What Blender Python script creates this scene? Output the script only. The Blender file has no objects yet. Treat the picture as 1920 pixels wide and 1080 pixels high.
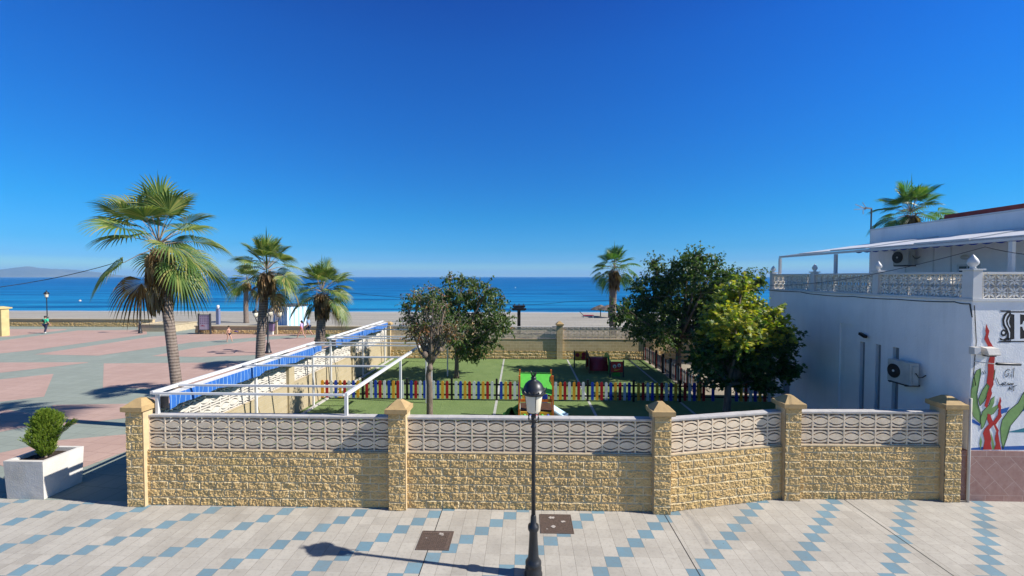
import bpy, bmesh, math, random
from math import sin, cos, tan, atan, atan2, pi, radians, sqrt, floor, exp
from mathutils import Vector, Matrix, noise
random.seed(7)
SC = bpy.context.scene
COL = SC.collection
V = Vector

# ------------------------------------------------------------------ camera
F = 770.0; H = 5.6
YAW = atan(25/770); PIT = atan(21/770)
cd = bpy.data.cameras.new("camera"); cam = bpy.data.objects.new("camera", cd); COL.objects.link(cam)
cd.sensor_width = 36; cd.lens = F/1920*36; cd.clip_start = 0.05; cd.clip_end = 90000
cam.location = (0, 0, H); cam.rotation_euler = (pi/2-PIT, 0, YAW)
SC.camera = cam
_f = V((-sin(YAW)*cos(PIT), cos(YAW)*cos(PIT), -sin(PIT))); _r = V((cos(YAW), sin(YAW), 0)); _u = _r.cross(_f)
def ray(px, py): return _f + _r*((px-960)/F) + _u*((540-py)/F)
def at(px, py, z=0.0):
    d = ray(px, py); t = (z-H)/d.z; return V((d.x*t, d.y*t, z))
def aty(px, py, Y):
    d = ray(px, py); t = Y/d.y; return V((d.x*t, Y, H+d.z*t))
def atx(px, py, X):
    d = ray(px, py); t = X/d.x; return V((X, d.y*t, H+d.z*t))

# ------------------------------------------------------------------ materials
def _new(name):
    m = bpy.data.materials.new(name); m.use_nodes = True
    nt = m.node_tree; b = nt.nodes['Principled BSDF']; return m, nt, b
def N(nt, t, **kw):
    n = nt.nodes.new(t)
    for k, v in kw.items():
        if k in n.inputs: n.inputs[k].default_value = v
        else: setattr(n, k, v)
    return n
def L(nt, a, b): nt.links.new(a, b)
def mth(nt, op, a, b=None, c=None):
    n = nt.nodes.new('ShaderNodeMath'); n.operation = op
    for i, x in enumerate((a, b, c)):
        if x is None: continue
        if isinstance(x, (int, float)): n.inputs[i].default_value = x
        else: L(nt, x, n.inputs[i])
    return n.outputs[0]
def mixc(nt, fac, a, b, mode='MIX'):
    n = nt.nodes.new('ShaderNodeMix'); n.data_type = 'RGBA'; n.blend_type = mode
    for i, x in ((0, fac), (6, a), (7, b)):
        if isinstance(x, (int, float)): n.inputs[i].default_value = x
        elif isinstance(x, tuple): n.inputs[i].default_value = (x + (1,))[:4]
        else: L(nt, x, n.inputs[i])
    return n.outputs[2]
def noisef(nt, scale, detail=4, vec=None, rough=.55, stretch=None):
    n = N(nt, 'ShaderNodeTexNoise', Scale=scale, Detail=detail, Roughness=rough)
    if vec is None:
        tc = nt.nodes.new('ShaderNodeNewGeometry'); vec = tc.outputs['Position']
    if stretch:
        mp = nt.nodes.new('ShaderNodeMapping'); mp.inputs['Scale'].default_value = stretch
        L(nt, vec, mp.inputs['Vector']); vec = mp.outputs[0]
    L(nt, vec, n.inputs['Vector']); return n.outputs['Fac']
def ramp(nt, fac, a, b, c0=(0,0,0,1), c1=(1,1,1,1)):
    r = nt.nodes.new('ShaderNodeValToRGB'); r.color_ramp.elements[0].position = a; r.color_ramp.elements[1].position = b
    r.color_ramp.elements[0].color = c0; r.color_ramp.elements[1].color = c1
    L(nt, fac, r.inputs[0]); return r.outputs[0]
def bump(nt, b, h, strength=.3, dist=.01):
    n = N(nt, 'ShaderNodeBump', Strength=strength, Distance=dist); L(nt, h, n.inputs['Height']); L(nt, n.outputs[0], b.inputs['Normal'])
def plain(name, col, rough=.6, var=.12, scale=3.0, bs=40, bstr=.15, bd=.01, metal=0, spec=.4, col2=None, stretch=None, coat=0):
    """surface with its own mottling and fine relief; texture space is the world position"""
    m, nt, b = _new(name)
    b.inputs['Roughness'].default_value = rough; b.inputs['Metallic'].default_value = metal
    b.inputs['Specular IOR Level'].default_value = spec
    if coat: b.inputs['Coat Weight'].default_value = coat
    f = ramp(nt, noisef(nt, scale, 5, stretch=stretch), .3, .7)
    c2 = col2 or tuple(max(0, c*(1-2*var)) for c in col)
    L(nt, mixc(nt, f, tuple(col), tuple(c2)), b.inputs['Base Color'])
    if bstr: bump(nt, b, noisef(nt, bs, 3), bstr, bd)
    return m
M = {}
M['white_paint'] = plain('white_paint', (.62,.615,.60), .45, .05, 4, 60, .05)
M['stucco'] = plain('white_stucco', (.84,.83,.81), .85, .05, 1.2, 35, .35, .012, col2=(.75,.745,.73))
M['coping'] = plain('coping_stone', (.48,.455,.43), .8, .12, 6, 60, .2)
M['cream'] = plain('cream_render', (.56,.42,.24), .85, .10, 5, 50, .3)
M['cream2'] = plain('pale_cream_render', (.46,.375,.24), .85, .10, 5, 50, .3)
M['cap'] = plain('pillar_cap', (.44,.30,.135), .85, .14, 8, 40, .35, .008, col2=(.33,.225,.105))
M['lattice'] = plain('lattice_concrete', (.76,.62,.45), .9, .2, 7, 60, .35, .006, col2=(.60,.485,.34))
M['lattice_house'] = plain('lattice_house', (.84,.79,.70), .85, .1, 7, 60, .25)
M['lattice_white'] = plain('lattice_white', (.60,.56,.49), .85, .1, 7, 60, .25)
M['black_metal'] = plain('black_metal', (.018,.02,.024), .42, .2, 10, 90, .12, .004, spec=.5)
M['dark_metal'] = plain('dark_metal', (.05,.05,.055), .5, .2, 10, 80, .1)
M['lamp_glass'] = plain('frosted_lamp_glass', (.72,.66,.52), .35, .06, 5, 10, 0, spec=.5)
M['blue_fabric0'] = plain('blue_cloth', (.01,.16,.62), .8, .1, 5, 200, .1)
M['trunk'] = plain('tree_bark', (.22,.17,.13), .95, .25, 9, 30, .8, .03, col2=(.10,.075,.055), stretch=(1,1,.25))
M['twig'] = plain('twig_bark', (.34,.27,.21), .9, .2, 9, 60, .4)
M['planter'] = plain('planter_concrete', (.60,.575,.535), .75, .1, 2.5, 50, .2, col2=(.50,.465,.41))
M['soil'] = plain('soil', (.07,.045,.03), 1, .4, 20, 50, 1, .03)
M['black_wood'] = plain('dark_wood', (.02,.014,.01), .7, .2, 10, 60, .2)
M['brown_wood'] = plain('brown_fence_wood', (.10,.045,.022), .7, .25, 8, 60, .3)
for k, c in dict(yellow=(.76,.38,.03), red=(.42,.013,.02), white=(.66,.70,.68), blue=(.010,.055,.42), green=(.05,.42,.05), orange=(.70,.16,.02), lime=(.13,.60,.07), skyblue=(.42,.62,.75), dkred=(.45,.02,.03), dkgreen=(.02,.12,.03), purple=(.12,.07,.22), black=(.01,.01,.012)).items():
    M[k] = plain('paint_'+k, c, .45, .10, 6, 90, .08)
M['red_roof'] = plain('red_render', (.24,.05,.045), .8, .15, 3, 40, .2)
M['strip_cream'] = plain('yellow_render', (.56,.44,.20), .85, .1, 2, 40, .25)

def stucco_mat(name, ca, cb):
    """painted render with weather streaks and patched areas"""
    m, nt, b = _new(name); b.inputs['Roughness'].default_value = .88; b.inputs['Specular IOR Level'].default_value = .25
    c = mixc(nt, ramp(nt, noisef(nt, .9, 6, rough=.6), .35, .7), ca, cb)
    c = mixc(nt, mth(nt, 'MULTIPLY', ramp(nt, noisef(nt, 3.2, 6, stretch=(1,1,.10), rough=.65), .50, .78), .30), c, tuple(x*.62 for x in ca))
    c = mixc(nt, mth(nt, 'MULTIPLY', ramp(nt, noisef(nt, 11, 4, rough=.7), .60, .72), .25), c, tuple(x*.7 for x in ca))
    L(nt, c, b.inputs['Base Color']); bump(nt, b, mth(nt, 'ADD', noisef(nt, 30, 4), mth(nt, 'MULTIPLY', noisef(nt, 1.6, 4), 3)), .5, .012); return m
M['mortar'] = plain('pale_mortar', (.66,.52,.30), .95, .12, 6, 60, .3)
M['ac_case'] = plain('aged_white_metal', (.46,.48,.46), .5, .12, 4, 60, .1)
M['stucco'] = stucco_mat('white_stucco', (.84,.83,.81), (.76,.755,.74))
M['planter'] = stucco_mat('planter_concrete', (.60,.575,.535), (.48,.44,.38))
def sidewalk_mat():
    m, nt, b = _new('paving_tiles'); b.inputs['Roughness'].default_value = .75; b.inputs['Specular IOR Level'].default_value = .25
    g = nt.nodes.new('ShaderNodeNewGeometry'); s = nt.nodes.new('ShaderNodeSeparateXYZ'); L(nt, g.outputs['Position'], s.inputs[0])
    u = mth(nt, 'DIVIDE', mth(nt, 'ADD', s.outputs[0], 1.10+36), .298); v = mth(nt, 'DIVIDE', mth(nt, 'ADD', s.outputs[1], -8.73+36), .298)
    # the offset above must stay a whole number of periods: 36/.298 is corrected here
    u = mth(nt, 'ADD', u, -(36/.298) + 120); v = mth(nt, 'ADD', v, -(36/.298) + 120)
    i = mth(nt, 'FLOOR', u); j = mth(nt, 'FLOOR', v)
    d = mth(nt, 'MODULO', mth(nt, 'ADD', mth(nt, 'SUBTRACT', i, j), 600), 6)
    blue = mth(nt, 'LESS_THAN', mth(nt, 'ABSOLUTE', mth(nt, 'SUBTRACT', d, 0)), .5)
    fu = mth(nt, 'FRACT', u); fv = mth(nt, 'FRACT', v)
    du = mth(nt, 'MINIMUM', fu, mth(nt, 'SUBTRACT', 1.0, fu)); dv = mth(nt, 'MINIMUM', fv, mth(nt, 'SUBTRACT', 1.0, fv))
    # long joints run away from the wall; the cross joints are tight
    ju = mth(nt, 'LESS_THAN', du, .012); jv = mth(nt, 'MULTIPLY', mth(nt, 'LESS_THAN', dv, .008), .35)
    joint = mth(nt, 'MAXIMUM', mth(nt, 'MULTIPLY', ju, .75), jv)
    cmb = nt.nodes.new('ShaderNodeCombineXYZ'); L(nt, i, cmb.inputs[0]); L(nt, j, cmb.inputs[1])
    wn = nt.nodes.new('ShaderNodeTexWhiteNoise'); wn.noise_dimensions = '3D'; L(nt, cmb.outputs[0], wn.inputs[0])
    base = mixc(nt, wn.outputs[0], (.36,.333,.29), (.425,.395,.345))
    bl = mixc(nt, wn.outputs[0], (.125,.215,.27), (.155,.255,.31))
    c = mixc(nt, blue, base, bl)
    c = mixc(nt, mth(nt, 'MULTIPLY', ramp(nt, noisef(nt, 1.1, 7, rough=.65), .42, .75), .35), c, (.15,.135,.115))
    c = mixc(nt, mth(nt, 'MULTIPLY', ramp(nt, noisef(nt, 14, 5, rough=.7), .5, .8), .45), c, (.16,.145,.125))
    vor = N(nt, 'ShaderNodeTexVoronoi', Scale=2.6); L(nt, g.outputs['Position'], vor.inputs['Vector'])
    spot = mth(nt, 'LESS_THAN', vor.outputs['Distance'], .035)
    c = mixc(nt, mth(nt, 'MULTIPLY', spot, .7), c, (.07,.06,.05))
    foot = mth(nt, 'MULTIPLY', ramp(nt, mth(nt, 'ADD', s.outputs[1], mth(nt, 'MULTIPLY', noisef(nt, 2.2, 5), .9)), 9.55, 10.3), .55) if False else ramp(nt, noisef(nt, .45, 8, stretch=(1,.35,1), rough=.7), .52, .72)
    c = mixc(nt, mth(nt, 'MULTIPLY', foot, .40), c, (.19,.165,.13))
    c = mixc(nt, joint, c, (.12,.105,.09))
    L(nt, c, b.inputs['Base Color'])
    h = mth(nt, 'SUBTRACT', mth(nt, 'MULTIPLY', noisef(nt, 60, 3), .3), joint); bump(nt, b, h, .35, .004)
    return m
def plaza_mat(name, c0, c1, c2):
    m, nt, b = _new(name); b.inputs['Roughness'].default_value = .85; b.inputs['Specular IOR Level'].default_value = .2
    g = nt.nodes.new('ShaderNodeNewGeometry')
    mp = nt.nodes.new('ShaderNodeMapping'); mp.inputs['Rotation'].default_value = (0,0,.12); L(nt, g.outputs['Position'], mp.inputs[0])
    br = N(nt, 'ShaderNodeTexBrick', Scale=1.0); br.inputs['Brick Width'].default_value = .6; br.inputs['Row Height'].default_value = .6
    br.inputs['Mortar Size'].default_value = .014; br.inputs['Color1'].default_value = c0+(1,); br.inputs['Color2'].default_value = c1+(1,); br.inputs['Mortar'].default_value = c2+(1,)
    L(nt, mp.outputs[0], br.inputs[0])
    c = mixc(nt, mth(nt, 'MULTIPLY', ramp(nt, noisef(nt, .5, 6, rough=.6), .35, .75), .45), br.outputs[0], c2)
    c = mixc(nt, mth(nt, 'MULTIPLY', ramp(nt, noisef(nt, 9, 5), .5, .8), .3), c, c2)
    L(nt, c, b.inputs['Base Color']); bump(nt, b, noisef(nt, 12, 5), .4, .01); return m
def block_mat(name, axis, c0=(.50,.38,.21), c1=(.58,.45,.26), mort=(.66,.55,.36), bw=.4, rh=.2):
    m, nt, b = _new(name); b.inputs['Roughness'].default_value = .9; b.inputs['Specular IOR Level'].default_value = .2
    g = nt.nodes.new('ShaderNodeNewGeometry'); s = nt.nodes.new('ShaderNodeSeparateXYZ'); L(nt, g.outputs['Position'], s.inputs[0])
    cmb = nt.nodes.new('ShaderNodeCombineXYZ'); L(nt, s.outputs[axis], cmb.inputs[0]); L(nt, s.outputs[2], cmb.inputs[1])
    br = N(nt, 'ShaderNodeTexBrick', Scale=1.0); br.inputs['Brick Width'].default_value = bw; br.inputs['Row Height'].default_value = rh
    br.inputs['Mortar Size'].default_value = .01; br.inputs['Color1'].default_value = c0+(1,); br.inputs['Color2'].default_value = c1+(1,); br.inputs['Mortar'].default_value = mort+(1,)
    L(nt, cmb.outputs[0], br.inputs[0])
    c = mixc(nt, mth(nt, 'MULTIPLY', ramp(nt, noisef(nt, 2.2, 6), .4, .8), .3), br.outputs[0], tuple(x*.7 for x in c0))
    L(nt, c, b.inputs['Base Color'])
    h = mth(nt, 'ADD', mth(nt, 'MULTIPLY', noisef(nt, 45, 4), .5), mth(nt, 'MULTIPLY', br.outputs['Fac'], -.6)); bump(nt, b, h, .5, .01)
    return m
def rock_mat():
    m, nt, b = _new('split_face_block'); b.inputs['Roughness'].default_value = .95; b.inputs['Specular IOR Level'].default_value = .15
    c = mixc(nt, ramp(nt, noisef(nt, 3.5, 6), .3, .7), (.64,.44,.195), (.53,.355,.15))
    c = mixc(nt, mth(nt, 'MULTIPLY', ramp(nt, noisef(nt, 28, 4), .45, .75), .35), c, (.70,.53,.29))
    # yellowish algae near the pavement and damp grime, as streaks with their own edge
    c = mixc(nt, mth(nt, 'MULTIPLY', ramp(nt, noisef(nt, .8, 5), .55, .8), .35), c, (.50,.41,.13))
    L(nt, c, b.inputs['Base Color']); bump(nt, b, noisef(nt, 55, 6, rough=.7), .7, .02); return m
def turf_mat():
    m, nt, b = _new('artificial_turf'); b.inputs['Roughness'].default_value = .95; b.inputs['Specular IOR Level'].default_value = .15
    c = mixc(nt, ramp(nt, noisef(nt, 1.2, 6), .3, .75), (.135,.195,.066), (.175,.235,.088))
    c = mixc(nt, mth(nt, 'MULTIPLY', ramp(nt, noisef(nt, 40, 3), .4, .7), .4), c, (.10,.155,.05))
    L(nt, c, b.inputs['Base Color']); bump(nt, b, noisef(nt, 130, 2), .7, .02); return m
def sand_mat():
    m, nt, b = _new('beach_sand'); b.inputs['Roughness'].default_value = 1; b.inputs['Specular IOR Level'].default_value = .1
    c = mixc(nt, ramp(nt, noisef(nt, .25, 8, stretch=(.4,1.4,1)), .35, .7), (.335,.31,.265), (.265,.245,.21))
    s = nt.nodes.new('ShaderNodeSeparateXYZ'); g = nt.nodes.new('ShaderNodeNewGeometry'); L(nt, g.outputs['Position'], s.inputs[0])
    yy = mth(nt, 'ADD', s.outputs[1], mth(nt, 'MULTIPLY', noisef(nt, .12, 3), 6))
    wet = ramp(nt, mth(nt, 'DIVIDE', mth(nt, 'SUBTRACT', yy, 76), 4), 0, 1)
    c = mixc(nt, mth(nt, 'MULTIPLY', wet, .5), c, (.31,.295,.27))
    L(nt, c, b.inputs['Base Color']); bump(nt, b, noisef(nt, 2.5, 7, rough=.65), .8, .12); return m
def sea_mat():
    m, nt, b = _new('sea_water')
    g = nt.nodes.new('ShaderNodeNewGeometry'); s = nt.nodes.new('ShaderNodeSeparateXYZ'); L(nt, g.outputs['Position'], s.inputs[0])
    # shallow water over sand is greener and paler, deep water darker: follows the sea bed, in metres from the shore
    dist = mth(nt, 'LOGARITHM', mth(nt, 'MAXIMUM', mth(nt, 'DIVIDE', s.outputs[1], 78.0), 1.0), 10)
    r = nt.nodes.new('ShaderNodeValToRGB'); L(nt, mth(nt, 'ADD', dist, mth(nt, 'MULTIPLY', mth(nt, 'SUBTRACT', noisef(nt, .012, 6, stretch=(.25,1,1)), .5), .7)), r.inputs[0])
    e = r.color_ramp.elements; e[0].position = 0; e[0].color = (.015,.21,.38,1); e[1].position = .35; e[1].color = (.006,.14,.33,1)
    x = e.new(.75); x.color = (.003,.09,.27,1)
    st = ramp(nt, noisef(nt, .11, 9, stretch=(.14,1,1), rough=.68), .46, .57)
    c = mixc(nt, mth(nt, 'MULTIPLY', st, .85), r.outputs[0], (.002,.05,.16))
    st2 = ramp(nt, noisef(nt, .05, 5, stretch=(.10,1,1), rough=.6), .45, .62); c = mixc(nt, mth(nt, 'MULTIPLY', st2, .45), c, (.012,.20,.42))
    foam = mth(nt, 'LESS_THAN', mth(nt, 'ADD', s.outputs[1], mth(nt, 'MULTIPLY', noisef(nt, .15, 4), 2.4)), 80.6)
    c = mixc(nt, mth(nt, 'MULTIPLY', foam, .75), c, (.40,.42,.44))
    L(nt, c, b.inputs['Base Color'])
    b.inputs['Roughness'].default_value = .42; b.inputs['Specular IOR Level'].default_value = .22; b.inputs['IOR'].default_value = 1.33
    h = mth(nt, 'ADD', noisef(nt, .45, 6, stretch=(.35,1,1), rough=.6), mth(nt, 'MULTIPLY', noisef(nt, .09, 4, stretch=(.3,1,1)), 2.0))
    bump(nt, b, h, .9, .45); return m
def leaf_mat(name, cols, trans=.35, rough=.5, isl=True):
    m, nt, b = _new(name); b.inputs['Roughness'].default_value = rough; b.inputs['Specular IOR Level'].default_value = .35
    g = nt.nodes.new('ShaderNodeNewGeometry'); r = nt.nodes.new('ShaderNodeValToRGB'); r.color_ramp.interpolation = 'LINEAR'
    L(nt, g.outputs['Random Per Island'], r.inputs[0]); els = r.color_ramp.elements
    n = len(cols); els[0].color = cols[0]+(1,); els[1].color = cols[-1]+(1,)
    for k in range(1, n-1): e = els.new(k/(n-1)); e.color = cols[k]+(1,)
    L(nt, r.outputs[0], b.inputs['Base Color'])
    t = nt.nodes.new('ShaderNodeBsdfTranslucent')
    hs = nt.nodes.new('ShaderNodeMix'); hs.data_type='RGBA'; hs.blend_type='MULTIPLY'; hs.inputs[0].default_value=1; L(nt, r.outputs[0], hs.inputs[6]); hs.inputs[7].default_value=(1.5,1.7,.6,1)
    L(nt, hs.outputs[2], t.inputs[0])
    mx = nt.nodes.new('ShaderNodeMixShader'); mx.inputs[0].default_value = trans
    L(nt, b.outputs[0], mx.inputs[1]); L(nt, t.outputs[0], mx.inputs[2]); L(nt, mx.outputs[0], nt.nodes['Material Output'].inputs[0]); return m
def stripe_mat(name, axis, period, duty, ca, cb, rough=.8):
    m, nt, b = _new(name); b.inputs['Roughness'].default_value = rough
    g = nt.nodes.new('ShaderNodeTexCoord'); s = nt.nodes.new('ShaderNodeSeparateXYZ'); L(nt, g.outputs['Object'], s.inputs[0])
    f = mth(nt, 'LESS_THAN', mth(nt, 'FRACT', mth(nt, 'ADD', mth(nt, 'DIVIDE', s.outputs[axis], period), 100)), duty)
    c = mixc(nt, f, ca, cb); c = mixc(nt, mth(nt, 'MULTIPLY', noisef(nt, 4, 4), .2), c, tuple(x*.6 for x in ca))
    L(nt, c, b.inputs['Base Color']); bump(nt, b, noisef(nt, 8, 3), .25, .02); return m
def trunk_mat(name, ca, cb, ring):
    m, nt, b = _new(name); b.inputs['Roughness'].default_value = .95
    g = nt.nodes.new('ShaderNodeNewGeometry'); s = nt.nodes.new('ShaderNodeSeparateXYZ'); L(nt, g.outputs['Position'], s.inputs[0])
    z = mth(nt, 'ADD', mth(nt, 'MULTIPLY', s.outputs[2], ring), mth(nt, 'MULTIPLY', noisef(nt, 3, 3), .8))
    w = mth(nt, 'ABSOLUTE', mth(nt, 'SUBTRACT', mth(nt, 'FRACT', z), .5))
    f = mth(nt, 'ADD', mth(nt, 'MULTIPLY', w, .9), mth(nt, 'MULTIPLY', noisef(nt, 14, 5, stretch=(1,1,.3)), .7))
    L(nt, ramp(nt, f, .25, .9, ca+(1,), cb+(1,)), b.inputs['Base Color']); bump(nt, b, f, .8, .03); return m
M['sidewalk'] = sidewalk_mat()
M['plaza_grey'] = plaza_mat('plaza_grey', (.235,.262,.222), (.26,.288,.245), (.18,.20,.17))
M['plaza_pink'] = plaza_mat('plaza_pink', (.385,.262,.215), (.42,.29,.24), (.30,.20,.165))
M['block_x'] = block_mat('smooth_block_x', 0); M['block_y'] = block_mat('smooth_block_y', 1, (.37,.305,.19), (.40,.33,.21), (.42,.36,.25))
M['rock'] = rock_mat(); M['turf'] = turf_mat(); M['sand'] = sand_mat(); M['sea'] = sea_mat()
M['asphalt'] = plain('dry_ground', (.34,.29,.215), .95, .2, .8, 20, .5, .02)
M['lawn_line'] = plain('white_turf', (.42,.42,.38), .95, .1, 6, 120, .6, .01)
M['awning'] = stripe_mat('blue_awning', 1, .15, .90, (.24,.38,.52), (.002,.095,.40))
M['kiosk'] = stripe_mat('kiosk_stripes', 0, .5, .5, (.72,.80,.84), (.10,.33,.62)); M['kiosk_lit'] = stripe_mat('kiosk_stripes_lit', 1, .5, .5, (.78,.84,.88), (.28,.52,.74))  # second copy is paler: sunlight on the hut's side face put into the colour
M['valance'] = plain('blue_valance', (.01,.05,.36), .8, .1, 5, 100, .1)
M['palm_trunk'] = trunk_mat('palm_trunk', (.09,.065,.05), (.27,.215,.175), 9)
M['leaf_palm'] = leaf_mat('palm_leaf', [(.05,.10,.025),(.085,.15,.035),(.13,.19,.05),(.20,.24,.06),(.30,.27,.09)], .3, .45)
M['leaf_palm2'] = leaf_mat('palm_leaf_green', [(.035,.10,.03),(.06,.15,.035),(.10,.19,.05),(.16,.22,.07)], .3, .45)
M['leaf_dead'] = leaf_mat('dead_palm_leaf', [(.09,.05,.025),(.22,.13,.055),(.38,.28,.16),(.14,.075,.03)], .2, .8)
M['leaf_mulb'] = leaf_mat('mulberry_leaf', [(.022,.055,.014),(.045,.09,.02),(.08,.135,.03),(.15,.20,.055)], .3, .4)
M['leaf_dry'] = leaf_mat('dry_leaf', [(.16,.06,.03),(.26,.12,.06),(.10,.11,.03),(.20,.15,.06)], .3, .7)
M['leaf_plane'] = leaf_mat('plane_leaf_green', [(.02,.055,.012),(.04,.09,.018),(.07,.13,.025)], .3, .4)
M['leaf_yel'] = leaf_mat('plane_leaf_yellow', [(.08,.15,.025),(.17,.23,.035),(.32,.33,.045),(.54,.45,.05)], .35, .45)
M['leaf_shrub'] = leaf_mat('shrub_leaf', [(.08,.14,.012),(.12,.20,.018),(.19,.27,.03),(.26,.30,.04)], .3, .6)
M['skin'] = plain('skin', (.50,.27,.19), .55, .05, 8, 60, .05); M['hair'] = plain('dark_hair', (.015,.011,.009), .6, .2, 30, 90, .3)

# ------------------------------------------------------------------ mesh builder
class MB:
    def __init__(s): s.v = []; s.f = []; s.m = []; s.T = None; s.k = 0
    def add(s, vs, fs, k=None):
        o = len(s.v)
        s.v += [tuple(s.T @ V(p)) for p in vs] if s.T is not None else [tuple(p) for p in vs]
        s.f += [tuple(i+o for i in f) for f in fs]; s.m += [s.k if k is None else k]*len(fs); return s
    def box(s, x0, x1, y0, y1, z0, z1, k=None):
        vs = [(x0,y0,z0),(x1,y0,z0),(x1,y1,z0),(x0,y1,z0),(x0,y0,z1),(x1,y0,z1),(x1,y1,z1),(x0,y1,z1)]
        return s.add(vs, [(0,3,2,1),(4,5,6,7),(0,1,5,4),(1,2,6,5),(2,3,7,6),(3,0,4,7)], k)
    def bar(s, a, b, w, h=None, up=V((0,0,1)), k=None):
        a = V(a); b = V(b); h = h or w; d = (b-a).normalized(); x = d.cross(up)
        if x.length < 1e-4: x = V((1,0,0))
        x.normalize(); y = x.cross(d); x *= w/2; y *= h/2
        vs = [a-x-y, a+x-y, a+x+y, a-x+y, b-x-y, b+x-y, b+x+y, b-x+y]
        return s.add(vs, [(0,1,2,3),(7,6,5,4),(0,4,5,1),(1,5,6,2),(2,6,7,3),(3,7,4,0)], k)
    def tube(s, pts, rs, n=8, cap=True, k=None):
        pts = [V(p) for p in pts]
        if isinstance(rs, (int, float)): rs = [rs]*len(pts)
        vs = []; fs = []; x = None
        for i, p in enumerate(pts):
            d = (pts[min(i+1, len(pts)-1)] - pts[max(i-1, 0)]).normalized()
            if x is None: x = d.cross(V((.13,.97,.2)) if abs(d.y) < .9 else V((1,0,0)))
            x = (x - d*x.dot(d)).normalized(); y = d.cross(x)
            for j in range(n): a = 2*pi*j/n; vs.append(p + (x*cos(a)+y*sin(a))*rs[i])
        for i in range(len(pts)-1):
            for j in range(n): fs.append((i*n+j, i*n+(j+1)%n, (i+1)*n+(j+1)%n, (i+1)*n+j))
        if cap: fs += [tuple(range(n))[::-1], tuple(range(len(vs)-n, len(vs)))]
        return s.add(vs, fs, k)
    def lathe(s, prof, c, n=20, k=None):
        vs = []; fs = []; c = V(c)
        for r, z in prof:
            for j in range(n): a = 2*pi*j/n; vs.append(c + V((r*cos(a), r*sin(a), z)))
        for i in range(len(prof)-1):
            for j in range(n): fs.append((i*n+j, i*n+(j+1)%n, (i+1)*n+(j+1)%n, (i+1)*n+j))
        fs += [tuple(range(n))[::-1], tuple(range(len(vs)-n, len(vs)))]
        return s.add(vs, fs, k)
    def ball(s, c, r, n=10, sc=(1,1,1), k=None):
        c = V(c); vs = []; fs = []; m = n//2+1
        for i in range(m+1):
            t = pi*i/m
            for j in range(n): a = 2*pi*j/n; vs.append(c+V((r*sc[0]*sin(t)*cos(a), r*sc[1]*sin(t)*sin(a), -r*sc[2]*cos(t))))
        for i in range(m):
            for j in range(n): fs.append((i*n+j, i*n+(j+1)%n, (i+1)*n+(j+1)%n, (i+1)*n+j))
        return s.add(vs, fs, k)
    def prism(s, poly, d, k=None):   # polygon of 3D points, thickness vector d
        d = V(d); n = len(poly); vs = [V(p) for p in poly] + [V(p)+d for p in poly]
        return s.add(vs, [tuple(range(n))[::-1], tuple(range(n, 2*n))] + [(i, (i+1)%n, n+(i+1)%n, n+i) for i in range(n)], k)
    def build(s, name, mats, parent=None, smooth=False, loc=None, local=False):
        if not isinstance(mats, (list, tuple)): mats = [mats]
        off = V((0,0,0))
        if not local:
            if parent: off = wloc(parent)
            elif loc is not None: off = V(loc)
        me = bpy.data.meshes.new(name)
        me.from_pydata([(p[0]-off.x, p[1]-off.y, p[2]-off.z) for p in s.v], [], s.f)
        for m in mats: me.materials.append(M[m] if isinstance(m, str) else m)
        me.polygons.foreach_set('material_index', s.m)
        if smooth: me.polygons.foreach_set('use_smooth', [True]*len(s.f))
        me.update()
        o = bpy.data.objects.new(name, me); COL.objects.link(o)
        if parent: o.parent = parent
        elif loc is not None: o.location = loc
        return o
def wloc(o):
    p = V((0,0,0))
    while o: p += o.location; o = o.parent
    return p
def tag(o, label=None, cat=None, group=None, kind=None):
    if label: o['label'] = label
    if cat: o['category'] = cat
    if group: o['group'] = group
    if kind: o['kind'] = kind
    return o
def thing(name, label, cat, loc=(0,0,0), rz=0, group=None):
    o = bpy.data.objects.new(name, None); COL.objects.link(o); o.location = loc; o.rotation_euler = (0,0,rz); o.empty_display_size = .2
    return tag(o, label, cat, group)
def copy_tree(o, parent=None):
    c = o.copy(); COL.objects.link(c); c.parent = parent
    for ch in list(o.children): copy_tree(ch, c)
    return c
def struct(name, mb, mat, smooth=False): return tag(mb.build(name, mat, smooth=smooth), kind='structure', label=None)
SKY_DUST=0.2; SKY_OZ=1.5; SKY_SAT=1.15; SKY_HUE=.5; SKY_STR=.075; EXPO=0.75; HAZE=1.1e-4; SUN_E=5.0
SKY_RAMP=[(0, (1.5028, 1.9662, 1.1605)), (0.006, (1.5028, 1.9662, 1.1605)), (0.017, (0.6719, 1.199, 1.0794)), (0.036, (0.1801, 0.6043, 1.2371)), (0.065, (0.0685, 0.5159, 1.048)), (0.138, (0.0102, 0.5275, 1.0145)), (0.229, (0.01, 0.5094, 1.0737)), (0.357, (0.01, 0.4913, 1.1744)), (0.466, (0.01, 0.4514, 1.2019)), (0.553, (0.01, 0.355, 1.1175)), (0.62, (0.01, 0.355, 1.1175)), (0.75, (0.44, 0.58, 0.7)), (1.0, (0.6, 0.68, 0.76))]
# ------------------------------------------------------------------ world and sun
SUN = V((4.79, -.66, 3.84)).normalized()
elev = math.asin(SUN.z); azim = atan2(SUN.x, SUN.y)
w = bpy.data.worlds.new("World"); SC.world = w; w.use_nodes = True; nt = w.node_tree
sky = nt.nodes.new('ShaderNodeTexSky'); sky.sky_type = 'NISHITA'; sky.sun_disc = False
sky.sun_elevation = elev; sky.sun_rotation = azim; sky.altitude = 0; sky.air_density = 1.0; sky.dust_density = SKY_DUST; sky.ozone_density = SKY_OZ
hs = nt.nodes.new('ShaderNodeHueSaturation'); hs.inputs['Saturation'].default_value = SKY_SAT; hs.inputs['Value'].default_value = 1; hs.inputs['Hue'].default_value = SKY_HUE
L(nt, sky.outputs[0], hs.inputs['Color'])
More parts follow.
